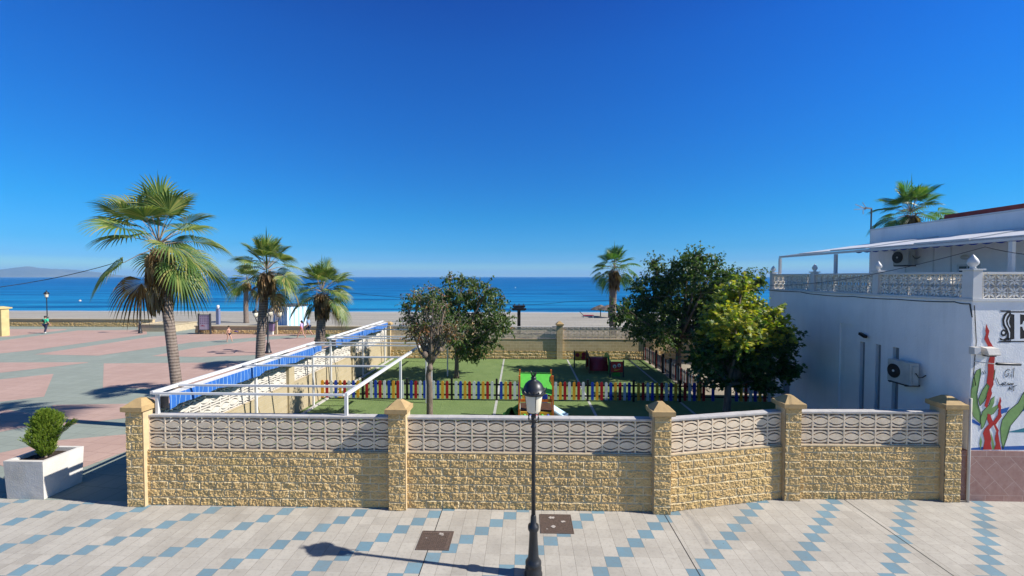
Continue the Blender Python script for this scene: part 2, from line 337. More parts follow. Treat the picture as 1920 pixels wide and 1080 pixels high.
# clear sky colour response by elevation; unseen zenith made neutral as added fill
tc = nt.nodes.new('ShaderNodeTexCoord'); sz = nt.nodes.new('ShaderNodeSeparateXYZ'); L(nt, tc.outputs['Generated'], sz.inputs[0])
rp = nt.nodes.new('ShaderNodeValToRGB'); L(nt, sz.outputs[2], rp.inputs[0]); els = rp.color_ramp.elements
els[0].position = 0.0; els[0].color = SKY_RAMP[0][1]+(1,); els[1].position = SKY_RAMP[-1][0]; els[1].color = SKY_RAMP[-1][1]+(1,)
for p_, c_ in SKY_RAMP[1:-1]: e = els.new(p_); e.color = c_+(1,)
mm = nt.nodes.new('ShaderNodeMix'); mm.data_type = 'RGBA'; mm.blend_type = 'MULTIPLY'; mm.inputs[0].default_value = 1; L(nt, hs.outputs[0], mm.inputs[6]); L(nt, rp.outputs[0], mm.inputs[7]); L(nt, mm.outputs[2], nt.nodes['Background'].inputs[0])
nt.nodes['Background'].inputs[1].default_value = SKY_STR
sl = bpy.data.lights.new("sun", 'SUN'); sl.energy = SUN_E; sl.angle = radians(.53); sl.color = (1, .955, .88)
so = bpy.data.objects.new("sun", sl); COL.objects.link(so); so.rotation_euler = SUN.to_track_quat('Z', 'Y').to_euler(); so.location = (30, -5, 40)
SC.view_settings.view_transform = 'Standard'; SC.view_settings.look = 'None'; SC.view_settings.exposure = EXPO; SC.view_settings.gamma = 1
SC.cycles.max_bounces = 6; SC.cycles.transparent_max_bounces = 8; SC.cycles.volume_bounces = 0; SC.cycles.use_denoising = True

# ------------------------------------------------------------------ terrain
mb = MB(); mb.add([(-900,-900,-.05),(900,-900,-.05),(900,44.9,-.05),(-900,44.9,-.05)], [(0,1,2,3)]); struct('ground', mb, 'asphalt')
mb = MB()
xs = [-3000,-900,-300,-150] + [x for x in range(-100, 101, 4)] + [150,300,900,3000]; ys = [44.9, 48, 52, 56, 60, 64, 68, 72, 76, 80, 90, 120]
def sandz(y): return -.1 - max(0, (y-50))*.0393
for j, y in enumerate(ys):
    for x in xs: mb.v.append((x, y, sandz(y) + (.12*noise.noise(V((x*.08, y*.15, 0))) if 46 < y < 74 else 0)))
n = len(xs)
for j in range(len(ys)-1):
    for i in range(n-1): mb.f.append((j*n+i, j*n+i+1, (j+1)*n+i+1, (j+1)*n+i)); mb.m.append(0)
struct('beach', mb, 'sand', True)
mb = MB(); mb.add([(-22000,76,-1.2),(22000,76,-1.2),(22000,26000,-1.2),(-22000,26000,-1.2)], [(0,1,2,3)]); struct('sea', mb, 'sea')
# far hills across the bay
M['hill'] = plain('far_hill', (.16,.15,.11), 1, .3, .002, .01, 0)
def hills(name, R, a0, a1, prof, seed, depth):
    mb = MB(); n = 90; rows = 7
    for j in range(rows):
        for i in range(n+1):
            t = i/n; a = a0+(a1-a0)*t
            h = prof(t)*(1+.25*noise.noise(V((t*14, seed, j*.3)))+.12*noise.noise(V((t*45, seed, j))))
            q = j/(rows-1); hh = h*sin(pi*min(1, q*1.0)*.5 if q < .99 else pi*.5); hh = h*(1-(1-q)**1.6)
            r = R+depth*q; mb.v.append((r*sin(a), r*cos(a), -1.3+hh if j else -1.4))
    for j in range(rows-1):
        for i in range(n): k = j*(n+1)+i; mb.f.append((k, k+1, k+n+2, k+n+1)); mb.m.append(0)
    return struct(name, mb, 'hill', True)
# azimuth of the photograph's left edge is about -53 degrees
hills('hills', 8000, radians(-66), radians(-44.3), lambda t: 215*(.55+.45*sin(t*5.2+.4)**2)*min(1, (1-t)*3.0)*(1-.25*t)+10, 3.1, 1200)

# sidewalk, plaza and turf sheets
mb = MB(); mb.add([(-45,-6,0),(45,-6,0),(45,10.62,0),(-9.5,10.62,0),(-9.5,9.78,0),(-45,9.78,0)], [(0,1,2,3,4,5)]); struct('sidewalk', mb, 'sidewalk')
M['joint'] = plain('dark_joint', (.02,.018,.016), .9, .1, 9, 60, 0); M['joint_w'] = plain('pale_joint', (.36,.34,.31), .9, .1, 9, 60, 0)
mb = MB()
for X, w_ in ((3.28, .008), (8.02, .008), (-1.99, .008)): mb.add([(X-w_,-6,.003),(X+w_,-6,.003),(X+w_,9.7+(X>4)*.75,.003),(X-w_,9.7+(X>4)*.75,.003)], [(0,1,2,3)])
struct('sidewalk_joints', mb, 'joint')
mb = MB(); mb.add([(-8.83-.012,-6,.003),(-8.83+.012,-6,.003),(-8.83+.012,9.5,.003),(-8.83-.012,9.5,.003)], [(0,1,2,3)]); struct('sidewalk_pale_joint', mb, 'joint_w')
mb = MB(); mb.add([(-120,9.78,0),(-9.62,9.78,0),(-9.62,27.9,0),(-9.5,44.8,0),(-120,44.8,0)], [(0,1,2,3,4)]); struct('plaza', mb, 'plaza_grey')
def z2(l): return [at(x/4.5, 560+y/4.5, .004) for x, y in l]
def z3(l): return [at(360+x/4, 420+y/4, .004) for x, y in l]
def z4(l): return [at(x/3.176, 740+y/3.176, .004) for x, y in l]
polys = [z2([(-900,262),(-100,262),(90,256),(560,256),(560,264),(60,322),(-900,330)]),
 z2([(-900,475),(-900,380),(0,355),(660,268),(1240,262),(1240,300),(260,436),(-40,466)]),
 z2([(290,470),(1290,318),(1620,300),(2060,262),(2520,252),(3150,262),(2820,300),(2300,316),(1620,368),(830,480)]),
 z2([(1280,484),(1620,418),(2100,360),(2480,330),(3000,322),(3000,340),(2700,440),(2300,470),(1700,492)]),
 z2([(-900,540),(740,536),(740,541),(-40,630),(-900,640)]),
 z2([(-900,690),(0,681),(452,634),(372,826),(0,870),(-900,900)]),
 z2([(876,546),(1620,540),(2500,536),(2250,640),(1800,735),(1400,760),(868,752)]),
 z2([(450,896),(1080,886),(1300,830),(1330,800),(1500,830),(1400,930),(1048,1008),(460,1078),(380,960)]),
 z4([(-500,60),(-500,260),(0,222),(160,190),(300,140),(60,90)]),
 z4([(-500,380),(0,346),(360,270),(745,236),(790,250),(790,345),(745,340),(505,430),(120,480),(0,418),(-500,430)])]
mb = MB()
for p in polys: mb.add(p, [tuple(range(len(p)))])
struct('plaza_pink_bands', mb, 'plaza_pink')
mb = MB(); mb.add([(-9.45,9.7,0),(10.98,10.7,0),(10.98,19.6,0),(7.95,19.6,0),(7.95,27.8,0),(-9.45,27.8,0)], [(0,1,2,3,4,5)]); struct('turf', mb, 'turf')
mb = MB()
for xa, xb in ((-1.44,-1.16), (2.84,2.86), (7.0,6.87)):
    mb.add([(xa-.05,27.75,.005),(xb-.06,10.4,.005),(xb+.06,10.4,.005),(xa+.05,27.75,.005)], [(0,1,2,3)])
struct('turf_lines', mb, 'lawn_line')
mb = MB(); mb.box(-9.12,-9.0,9.9,27.7,-.02,.06); struct('turf_kerb', mb, 'coping')

# ------------------------------------------------------------------ walls
def rock_face(mb, p0, p1, z0, z1, nrm, res=.018, bw=.4, rh=.2, amp=1.0, seed=0):
    """split-face blocks: a displaced sheet standing proud of the wall plane"""
    p0 = V(p0); p1 = V(p1); d = p1-p0; Lx = d.length; d.normalize(); nrm = V(nrm)
    nu = max(3, int(Lx/res)); nz = max(3, int((z1-z0)/res)); vs = []; jt = []
    for j in range(nz+1):
        z = z0+(z1-z0)*j/nz; r = floor(z/rh+1e-6); fz = z/rh-r
        for i in range(nu+1):
            u = Lx*i/nu; uu = (u/bw + .5*(r % 2) + seed*.37); c = floor(uu); fu = uu-c
            eu = min(fu, 1-fu)*bw; ez = min(fz, 1-fz)*rh; e = min(eu, ez)
            if e < .008: h = .012
            else:
                q = V((u*5.5+seed*9, z*7.5, r*3.1+c*1.7)); q2 = V((u*19+seed, z*25, r*1.3+c*2.1)); q3 = V((u*48+seed, z*60, 4.2))
                h = (.024 + .012*noise.noise(q) + .015*noise.noise(q2) + .010*noise.noise(q3) + .008*noise.noise(V((c*3.3, r*5.7, seed))))*amp
                h *= min(1, .45+(e-.006)/.02)
            vs.append(p0 + d*u + nrm*max(h, -.006) + V((0,0,z))); jt.append(e < .010)
    fs = []
    for j in range(nz):
        for i in range(nu): k = j*(nu+1)+i; fs.append((k, k+1, k+nu+2, k+nu+1))
    mb.add(vs, fs); mb.m[-len(fs):] = [1 if jt[f[0]]+jt[f[1]]+jt[f[2]]+jt[f[3]] > 1 else 0 for f in fs]
def oval_unit(w_=.4, h_=.4, t=.125):
    """one concrete screen block: frame, oval plate and the two arched ribs, with the slits open"""
    mb = MB(); W = w_/2; Hh = h_/2; fr = .018
    y0, y1 = -t/2, t/2
    mb.box(-W,W,y0-.006,y1,-Hh,-Hh+fr); mb.box(-W,W,y0-.006,y1,Hh-fr,Hh); mb.box(-W,-W+fr,y0-.006,y1,-Hh+fr,Hh-fr); mb.box(W-fr,W,y0-.006,y1,-Hh+fr,Hh-fr)
    a = W-fr; n = 8
    def strip(fl, fh, dy=0):
        vs = []
        for i in range(n+1):
            x = -a+2*a*i/n; q = 1-(x/a)**2; lo = fl(q); hi = fh(q)
            vs += [(x,y0+dy,lo),(x,y0+dy,hi),(x,y1,hi),(x,y1,lo)]
        fs = []
        for i in range(n):
            k = 4*i
            for m_ in range(4): fs.append((k+m_, k+(m_+1)%4, k+4+(m_+1)%4, k+4+m_))
        mb.add(vs, fs)
    strip(lambda q: -.018-.062*q, lambda q: .018+.062*q, -.004)
    for sg in (1,-1):
        f1 = lambda q: sg*(.048+.068*q); f2 = lambda q: sg*(.116+.034*q)
        if sg > 0: strip(f1, f2)
        else: strip(f2, f1)
    return mb
def star_unit(s=.31, t=.07):
    mb = MB(); W = s/2; fr = .016; y0, y1 = -t/2, t/2
    mb.box(-W,W,y0,y1,-W,-W+fr); mb.box(-W,W,y0,y1,W-fr,W); mb.box(-W,-W+fr,y0,y1,-W+fr,W-fr); mb.box(W-fr,W,y0,y1,-W+fr,W-fr)
    for k in range(8):
        a = k*pi/4; Lr = (W-fr)*(1.0 if k % 2 == 0 else 1.38); d = V((cos(a),0,sin(a))); s_ = V((-sin(a),0,cos(a)))
        pts = [d*.012, d*Lr*.5+s_*.026, d*Lr, d*Lr*.5-s_*.026]
        mb.prism([p+V((0,y0+.006,0)) for p in pts], (0,t-.012,0))
    return mb
OV = oval_unit(); ST = star_unit()
def lattice(mb, unit, size, p0, p1, z0, rows=2):
    p0 = V(p0); p1 = V(p1); d = p1-p0; Lx = d.length; d.normalize(); n = max(1, round(Lx/size)); sx = Lx/n/size
    ang = atan2(d.y, d.x)
    for r in range(rows):
        for i in range(n):
            c = p0+d*(Lx*(i+.5)/n)+V((0,0,z0+size*(r+.5)))
            mb.T = Matrix.Translation(c) @ Matrix.Rotation(ang, 4, 'Z') @ Matrix.Diagonal((sx,1,1,1)); mb.add(unit.v, unit.f)
    mb.T = None
def cap_mb(cx, cy, w_, z, hz=.13, pk=.16, rz=0):
    mb = MB(); mb.T = Matrix.Translation((cx,cy,z)) @ Matrix.Rotation(rz, 4, 'Z'); a = w_/2; b = a*.86; c = a*.30
    prof = [(a*.84,0),(a,.025),(a,hz-.01),(a*.99,hz),(b,hz+.012),(c,hz+pk-.012),(c*.8,hz+pk)]
    vs = []; fs = []
    for r, zz in prof: vs += [(-r,-r,zz),(r,-r,zz),(r,r,zz),(-r,r,zz)]
    for i in range(len(prof)-1):
        for j in range(4): fs.append((i*4+j, i*4+(j+1)%4, i*4+4+(j+1)%4, i*4+4+j))
    fs += [(3,2,1,0), tuple(range(len(vs)-4, len(vs)))]
    mb.add(vs, fs); mb.T = None; return mb
def pillar(root, x0, x1, y0, dep, top, rock=True, side='cream', seed=0, capw=.54):
    mb = MB(); mb.box(x0,x1,y0+.03,y0+dep,0,top); o = mb.build('pillar', side, root)
    if rock:
        r = MB(); rock_face(r, (x0+.012,y0+.026,0), (x1-.012,y0+.026,0), 0, top-.002, (0,-1,0), .016, bw=x1-x0+.5, amp=.85, seed=seed)
        f = r.build('split_face', ['rock','mortar'], o, smooth=False)
    cap_mb((x0+x1)/2, y0+dep/2, capw, top).build('cap', 'cap', o)
    return o
root = thing('garden_wall', 'sand coloured split-block front wall with lattice screens and capped pillars', 'wall', (0.5, 9.7, 0))
PX = [(-9.68,-9.25,9.53), (-3.27,-2.85,9.58), (3.02,3.43,9.62), (6.46,6.86,10.31), (10.38,10.79,10.38)]
for k, (a, b, y) in enumerate(PX): pillar(root, a, b, y, .42, 2.33, seed=k*5+1)
DP = .145
for k in range(4):
    a = PX[k]; b = PX[k+1]
    p0 = V((a[1], a[2]+DP, 0)); p1 = V((b[0], b[2]+DP, 0)); d = (p1-p0).normalized(); nrm = V((d.y,-d.x,0)); back = -nrm
    mb = MB(); mb.prism([p0, p1, p1+back*.2, p0+back*.2], (0,0,1.33)); bp = mb.build('block_panel', 'cream', root)
    r = MB(); rock_face(r, p0+nrm*.004, p1+nrm*.004, 0, 1.335, nrm, .016, seed=k*3+2, amp=1.05); r.build('split_face', ['rock','mortar'], bp)
    mb = MB(); q0 = p0+nrm*.012; q1 = p1+nrm*.012; mb.prism([q0+V((0,0,1.336)), q1+V((0,0,1.336)), q1+back*.225+V((0,0,1.336)), q0+back*.225+V((0,0,1.336))], (0,0,.03)); mb.build('ledge', 'cream2', root)
    mb = MB(); c0 = p0+back*.10; c1 = p1+back*.10; lattice(mb, OV, .4, c0, c1, 1.366); mb.build('lattice_screen', 'lattice', root)
    mb = MB(); e0 = p0+back*.020; e1 = p1+back*.020
    nseg = max(2, round((p1-p0).length/1.0)); 
    for q in range(nseg):
        A = e0+(e1-e0)*(q/nseg)+d*.002; B = e0+(e1-e0)*((q+1)/nseg)-d*.002; zz = 2.168+random.uniform(0,.004)
        mb.prism([A+V((0,0,zz)), B+V((0,0,zz)), B+back*.21+V((0,0,zz)), A+back*.21+V((0,0,zz))], (0,0,.038))
    mb.build('coping', 'coping', root)

# left boundary wall: seen on its sunlit inner face
root = thing('garden_wall', 'long cream side wall under the blue awning, lattice along its top', 'wall', (-9.4, 18.5, 0))
ys_ = [9.95, 15.75, 21.7, 27.45]
for k in range(3):
    y0, y1 = ys_[k]+(.38 if k else 0), ys_[k+1]
    mb = MB(); mb.box(-9.56,-9.36,y0,y1,0,1.33); mb.build('block_panel', 'block_y', root)
    mb = MB(); mb.box(-9.58,-9.34,y0,y1,1.333,1.363); mb.build('ledge', 'cream2', root)
    mb = MB(); lattice(mb, OV, .4, (-9.46,y1,0), (-9.46,y0,0), 1.366); mb.build('lattice_screen', 'lattice_white', root)
    mb = MB(); mb.box(-9.56,-9.36,y0,y1,2.168,2.206); mb.build('coping', 'coping', root)
    # a jagged settlement crack on each panel
    for yc in (y0+1.9, y0+3.9):
        mb = MB(); z = 1.32; y = yc; pts = []
        while z > .02: pts.append((-9.357, y, z)); z -= random.uniform(.12,.3); y += random.choice((-.12,-.03,.02,.10))
        mb.tube(pts, .009, 4); mb.build('crack', 'black', root)
for y in (15.75, 21.7):
    mb = MB(); mb.box(-9.66,-9.28,y,y+.378,0,2.3); o = mb.build('pillar', 'block_y', root)
    cap_mb(-9.47, y+.19, .5, 2.3).build('cap', 'cap', o)
# back wall
root = thing('garden_wall', 'tan block wall across the back of the playground in front of the beach', 'wall', (2, 27.9, 0))
bx = [-9.66, -3.98, 2.14, 8.6, 15.2]
for k in range(4):
    x0, x1 = bx[k]+.40, bx[k+1]
    hgt = 1.33
    mb = MB(); mb.box(x0,x1,27.93,28.13,0,hgt); bp = mb.build('block_panel', 'block_x', root)
    r = MB(); rock_face(r, (x0,27.925,0), (x1,27.925,0), 0, .56, (0,-1,0), .04, seed=k, amp=1.3); r.build('split_face', ['rock','mortar'], bp)
    mb = MB(); mb.box(x0,x1,27.91,28.15,hgt+.003,hgt+.033); mb.build('ledge', 'cream2', root)
    mb = MB(); lattice(mb, OV, .4, (x0,28.03,0), (x1,28.03,0), hgt+.036); mb.build('lattice_screen', 'lattice', root)
    mb = MB(); mb.box(x0,x1,27.93,28.13,hgt+.838,hgt+.878); mb.build('coping', 'coping', root)
for x in bx:
    mb = MB(); mb.box(x,x+.398,27.80,28.2,0,2.28); o = mb.build('pillar', 'block_x', root)
    cap_mb(x+.2, 28.0, .52, 2.28).build('cap', 'cap', o)

# ------------------------------------------------------------------ left plaza furniture walls
root = thing('garden_wall', 'low rough promenade wall at the far left of the plaza beside the sand', 'wall', (-48, 44.4, 0))
mb = MB(); mb.box(-62,-41.6,44.4,44.7,0,.80); b_ = mb.build('block_panel', 'cream', root)
r = MB(); rock_face(r, (-62,44.39,0), (-41.6,44.39,0), 0, .5, (0,-1,0), .06, amp=1.8, seed=4); r.build('split_face', ['rock','mortar'], b_)
mb = MB(); mb.box(-62.05,-41.55,44.3,44.8,.803,.87); mb.build('coping', 'cream2', root)
root = thing('garden_wall', 'low rough promenade wall behind the notice board and the striped hut', 'wall', (-21, 39.3, 0))
mb = MB(); mb.box(-32.4,-9.8,39.2,39.5,0,.72); b_ = mb.build('block_panel', 'cream', root)
r = MB(); rock_face(r, (-32.4,39.19,0), (-9.8,39.19,0), 0, .42, (0,-1,0), .06, amp=1.8, seed=8); r.build('split_face', ['rock','mortar'], b_)
mb = MB(); mb.box(-32.45,-9.75,39.1,39.6,.723,.80); mb.build('coping', 'cream2', root)
root = thing('raised_planter', 'low cream masonry planter box by the gap in the promenade wall', 'planter', (-37.6, 41.5, 0))
mb = MB(); mb.box(-39.6,-35.7,40.6,43.4,0,.68); mb.build('box', 'cream2', root)
mb = MB()
for a_ in ((-39.65,-35.65,40.55,40.85),(-39.65,-35.65,43.15,43.45),(-39.65,-39.35,40.852,43.148),(-35.95,-35.65,40.852,43.148)): mb.box(*a_,.683,.75)
mb.build('rim', 'cream2', root)
root = thing('garden_wall', 'yellow rendered wall end with a capped pillar at the left edge', 'wall', (-49.5, 37.3, 0))
mb = MB(); mb.box(-50.0,-49.2,36.9,37.5,0,2.55); o = mb.build('pillar', 'strip_cream', root); cap_mb(-49.6,37.2,1.0,2.55,.14,.12).build('cap','strip_cream',o)
mb = MB(); mb.box(-60,-50.0,37.0,37.4,0,2.2); mb.build('block_panel', 'strip_cream', root)
mb = MB(); mb.box(-54,-50.25,36.985,37.0,1.5,2.05); mb.build('notice', 'white_paint', root)
# ------------------------------------------------------------------ white house on the right
HX = 11.05; HY = 10.5; HF = 18.95
house = thing('house', 'white stuccoed two-storey house with painted mural front and roof terrace', 'house', (15, 14, 0))
mb = MB()
# side wall with the three slots and the door-shaped recess cut out of it
def side_wall():
    holes = []
    def hole(xa, xb, ytop, dep, zb=0.0):
        A = atx(xa, ytop, HX); B = atx(xb, ytop, HX); holes.append((min(A.y,B.y), max(A.y,B.y), zb, (A.z+B.z)/2, dep))
    hole(1613, 1622, 641, .10); hole(1642, 1652, 646, .10); hole(1674, 1686, 651.5, .10); hole(1575, 1606, 608, .04); hole(1467, 1482, 640, .08)
    holes.sort(key=lambda h: h[0]); y = HY+.3; m = MB(); s = MB()
    for a, b, zb, zt, dep in holes:
        m.box(HX, HX+.3, y, a, 0, 5.0); m.box(HX, HX+.3, a, b, zt, 5.0); m.box(HX+dep, HX+.3, a, b, 0, zt, k=(1 if dep > .07 else 0)); y = b
    m.box(HX, HX+.3, y, HF, 0, 5.0); return m
M['slot'] = plain('grey_slot', (.22,.24,.27), .8, .1, 4, 50, .2)
sw = side_wall(); sw.build('side_wall', ['stucco','slot'], house)
mb = MB(); mb.box(HX, 24, HY, HY+.299, 1.27, 5.0); mb.build('front_wall', 'stucco', house)
mb = MB(); mb.box(HX+.302, 24, HF-.3, HF, 0, 4.99); mb.build('rear_wall', 'stucco', house)
M['tile_brown'] = None
def brown_tile():
    m, nt, b = _new('brown_wall_tiles'); b.inputs['Roughness'].default_value = .45
    g = nt.nodes.new('ShaderNodeNewGeometry'); s = nt.nodes.new('ShaderNodeSeparateXYZ'); L(nt, g.outputs['Position'], s.inputs[0])
    cm = nt.nodes.new('ShaderNodeCombineXYZ'); L(nt, s.outputs[0], cm.inputs[0]); L(nt, s.outputs[2], cm.inputs[1])
    mp = nt.nodes.new('ShaderNodeMapping'); mp.inputs['Rotation'].default_value = (0,0,radians(47)); L(nt, cm.outputs[0], mp.inputs[0])
    br = N(nt, 'ShaderNodeTexBrick', Scale=1.0); br.inputs['Brick Width'].default_value = .66; br.inputs['Row Height'].default_value = .33; br.inputs['Mortar Size'].default_value = .006
    br.inputs['Color1'].default_value = (.30,.15,.12,1); br.inputs['Color2'].default_value = (.36,.19,.15,1); br.inputs['Mortar'].default_value = (.50,.36,.30,1); L(nt, mp.outputs[0], br.inputs[0])
    br2 = N(nt, 'ShaderNodeTexBrick', Scale=1.0); br2.inputs['Brick Width'].default_value = .45; br2.inputs['Row Height'].default_value = 10; br2.inputs['Mortar Size'].default_value = .006
    br2.inputs['Color1'].default_value = (.30,.15,.12,1); br2.inputs['Color2'].default_value = (.36,.19,.15,1); br2.inputs['Mortar'].default_value = (.50,.36,.30,1); L(nt, cm.outputs[0], br2.inputs[0])
    z = s.outputs[2]; edge = mth(nt, 'MAXIMUM', mth(nt, 'LESS_THAN', z, .15), mth(nt, 'GREATER_THAN', z, 1.13))
    ln = mth(nt, 'MAXIMUM', mth(nt, 'LESS_THAN', mth(nt, 'ABSOLUTE', mth(nt, 'SUBTRACT', z, .15)), .005), mth(nt, 'LESS_THAN', mth(nt, 'ABSOLUTE', mth(nt, 'SUBTRACT', z, 1.13)), .005))
    c = mixc(nt, edge, br.outputs[0], br2.outputs[0]); c = mixc(nt, ln, c, (.50,.36,.30))
    c = mixc(nt, mth(nt, 'MULTIPLY', ramp(nt, noisef(nt, 6, 6, rough=.7), .4, .7), .6), c, (.46,.29,.24))
    L(nt, c, b.inputs['Base Color']); bump(nt, b, noisef(nt, 9, 5), .3, .01); return m
M['tile_brown'] = brown_tile()
mb = MB(); mb.box(HX-.01, 24, HY-.02, HY+.298, 0, 1.267); mb.build('tile_base', 'tile_brown', house)
# terrace slab, cornice, parapet
mb = MB(); mb.box(HX+.05, 24, HY+.05, HF-.05, 4.86, 4.99); mb.build('terrace_floor', 'stucco', house)
mb = MB(); mb.box(HX-.04, HX+.28, HY-.04, HF+.02, 5.003, 5.06); mb.box(HX+.283, 24, HY-.04, HY+.28, 5.003, 5.06); mb.build('cornice', 'white_paint', house)
posts = [HY+.20, HY+.0+2.65+.05, 15.7, HF-.12]
posts = [HY+.12, atx(1647, 545, HX+.1).y, atx(1528, 540, HX+.1).y, HF-.12]
def finial(x, y, z, s=1.0):
    m = MB(); m.lathe([(.07*s,0),(.045*s,.03*s),(.05*s,.05*s),(.095*s,.11*s),(.10*s,.15*s),(.075*s,.21*s),(.035*s,.27*s),(.008*s,.31*s)], (x,y,z), 14); return m
for i, y in enumerate(posts):
    mb = MB(); a = .13 if i == 0 else .10; mb.box(HX-.01, HX+a*1.6, y-a, y+a, 5.063, 5.76); mb.box(HX-.05, HX+a*1.6+.04, y-a-.04, y+a+.04, 5.763, 5.80)
    o = mb.build('terrace_post', 'white_paint', house); finial(HX+a*.8, y, 5.80, 1.15 if i == 0 else .95).build('finial', 'white_paint', o, True)
for i in range(3):
    y0 = posts[i]+(.13 if i == 0 else .10); y1 = posts[i+1]-.10
    mb = MB(); lattice(mb, ST, .30, (HX+.1, y0, 0), (HX+.1, y1, 0), 5.063); mb.build('lattice_screen', 'lattice_house', house)
    mb = MB(); mb.box(HX+.0, HX+.2, y0+.001, y1-.001, 5.667, 5.72); mb.build('rail', 'white_paint', house)
mb = MB(); lattice(mb, ST, .30, (HX+.32, HY+.1, 0), (20, HY+.1, 0), 5.063); mb.build('lattice_screen', 'lattice_house', house)
mb = MB(); mb.box(HX+.32, 20, HY-.02, HY+.2, 5.667, 5.72); mb.build('rail', 'white_paint', house)
# upper storey
UX = 14.6; UY = atx(1632, 430, UX).y; UZ = atx(1632, 430, UX).z
mb = MB(); mb.box(UX, 30, HY+.32, UY, 4.995, UZ); mb.build('upper_storey', 'stucco', house)
mb = MB(); mb.box(UX-.02, UX-.001, HY+.33, UY-.01, UZ-.06, UZ-.02)
for px in (1693+6, 1751, 1784): y = atx(px, 480, UX).y; mb.box(UX-.02, UX-.001, y-.02, y+.02, 5.0, 6.95)
mb.build('wall_trim', 'white_paint', house)
a = atx(1797, 497, UX); b_ = atx(1838, 500, UX)
M['glass'] = plain('window_glass', (.03,.035,.04), .12, .1, 3, 10, 0)
mb = MB(); mb.box(UX-.05, UX-.001, b_.y, a.y, 5.3, a.z+.02); o = mb.build('window', 'white_paint', house)
for ya_, yb_ in ((b_.y+.08, (a.y+b_.y)/2-.03), ((a.y+b_.y)/2+.03, a.y-.08)): mb = MB(); mb.box(UX-.062, UX-.052, ya_, yb_, 5.38, a.z-.05); mb.build('pane', 'glass', o)
# red upper roof
rc = V((22.5, 22.5*770/892, 0))
mb = MB(); z1 = 5.6+.1437*22.5*.985
mb.prism([(21.6,18.6,UZ-1.5),(36,18.6,UZ-1.5),(36,22.0,UZ-1.5),(21.6,22.0,UZ-1.5)], (0,0,z1-UZ+1.5)); mb.build('stair_tower', 'red_roof', house)
# drain pipe and reddish strip by the corner
mb = MB(); mb.tube([(HX-.05,HY-.07,0),(HX-.05,HY-.07,2.6)], .030, 10); mb.build('drain_pipe', 'planter', house, True)
mb = MB(); mb.box(HX-.2, HX-.003, HY+.02, HY+.1, 0, 1.25); mb.build('base_strip', 'tile_brown', house)

# mural painted on the front wall
FY = HY
def zz(l, k=0): return [aty(1420+x/2.842, 580+y/2.842, FY-.0025-.0022*k) for x, y in l]
def painted(name, mat, polys, k):
    mb = MB()
    for p in polys:
        q = zz(p, k)
        # clean orientation for n-gons
        mb.prism(q, (0, .0015, 0))
    return mb.build(name, mat, mural)
mural = MB(); mural.box(HX+.02, 20, FY-.0012, FY-.0004, 1.272, 1.30); mural = mural.build('mural', 'stucco', house)
M['m_red'] = plain('mural_red', (.50,.025,.02), .8, .1, 6, 60, .2); M['m_green'] = plain('mural_green', (.24,.40,.13), .8, .15, 5, 60, .2); M['m_blue'] = plain('mural_blue', (.02,.12,.42), .8, .12, 5, 60, .2)
M['m_teal'] = plain('mural_teal', (.04,.22,.28), .8, .1, 5, 60, .2); M['ink'] = plain('mural_black', (.012,.012,.014), .8, .1, 5, 60, .1); M['m_pale'] = plain('mural_white', (.78,.79,.80), .8, .05, 5, 60, .1)
painted('blue_waves', 'm_blue', [[(1282,536),(1345,520),(1328,548),(1286,562)],[(1385,531),(1421,522),(1600,505),(1600,530),(1421,541),(1372,556)],[(1126,741),(1204,733),(1204,749),(1126,749)],[(1300,731),(1421,727),(1600,730),(1600,749),(1303,749)],[(1128,587),(1150,586),(1190,612),(1185,622),(1128,596)]], 0)
painted('teal_wave', 'm_teal', [[(1328,655),(1421,633),(1600,600),(1600,640),(1421,656)]], 0)
GW = [
 [(1190,315),(1168,326),(1150,370),(1140,430),(1136,510),(1150,570),(1190,610),(1190,550),(1175,500),(1172,450),(1185,380),(1192,340)],
 [(1268,320),(1240,370),(1200,430),(1178,480),(1187,515),(1210,490),(1245,420),(1262,370)],
 [(1421,440),(1390,500),(1340,540),(1305,590),(1295,640),(1300,700),(1310,745),(1330,690),(1350,620),(1400,560),(1421,530),(1440,470)],
 [(1243,650),(1258,700),(1268,748),(1252,748)],[(1190,675),(1198,705),(1190,748),(1184,715)]]
painted('green_weed', 'm_green', GW, 1)
painted('green_branch', 'm_green', [[(1265,463),(1245,480),(1235,510),(1200,545),(1190,580),(1194,640),(1208,625),(1225,575),(1260,555),(1285,520),(1280,510),(1250,525),(1262,500)]], 2)
painted('red_weed', 'm_red', [
 [(1222,78),(1216,108),(1219,130),(1210,160),(1228,192),(1236,230),(1239,255),(1229,290),(1229,340),(1222,392),(1238,410),(1225,450),(1221,480),(1211,515),(1223,526),(1240,480),(1251,450),(1247,425),(1259,400),(1258,360),(1263,330),(1261,300),(1266,260),(1258,200),(1240,172),(1230,145),(1237,115),(1228,98)],
 [(1228,556),(1242,560),(1248,580),(1262,612),(1237,640),(1247,690),(1243,715),(1250,748),(1203,748),(1212,700),(1203,660),(1212,638),(1235,612),(1224,585)],
 [(1293,466),(1289,490),(1282,512),(1287,530),(1283,562),(1257,600),(1262,622),(1274,650),(1266,690),(1272,720),(1262,748),(1300,748),(1290,700),(1284,660),(1287,645),(1270,615),(1282,598),(1303,570),(1297,545),(1300,520),(1296,505),(1301,486)]], 3)
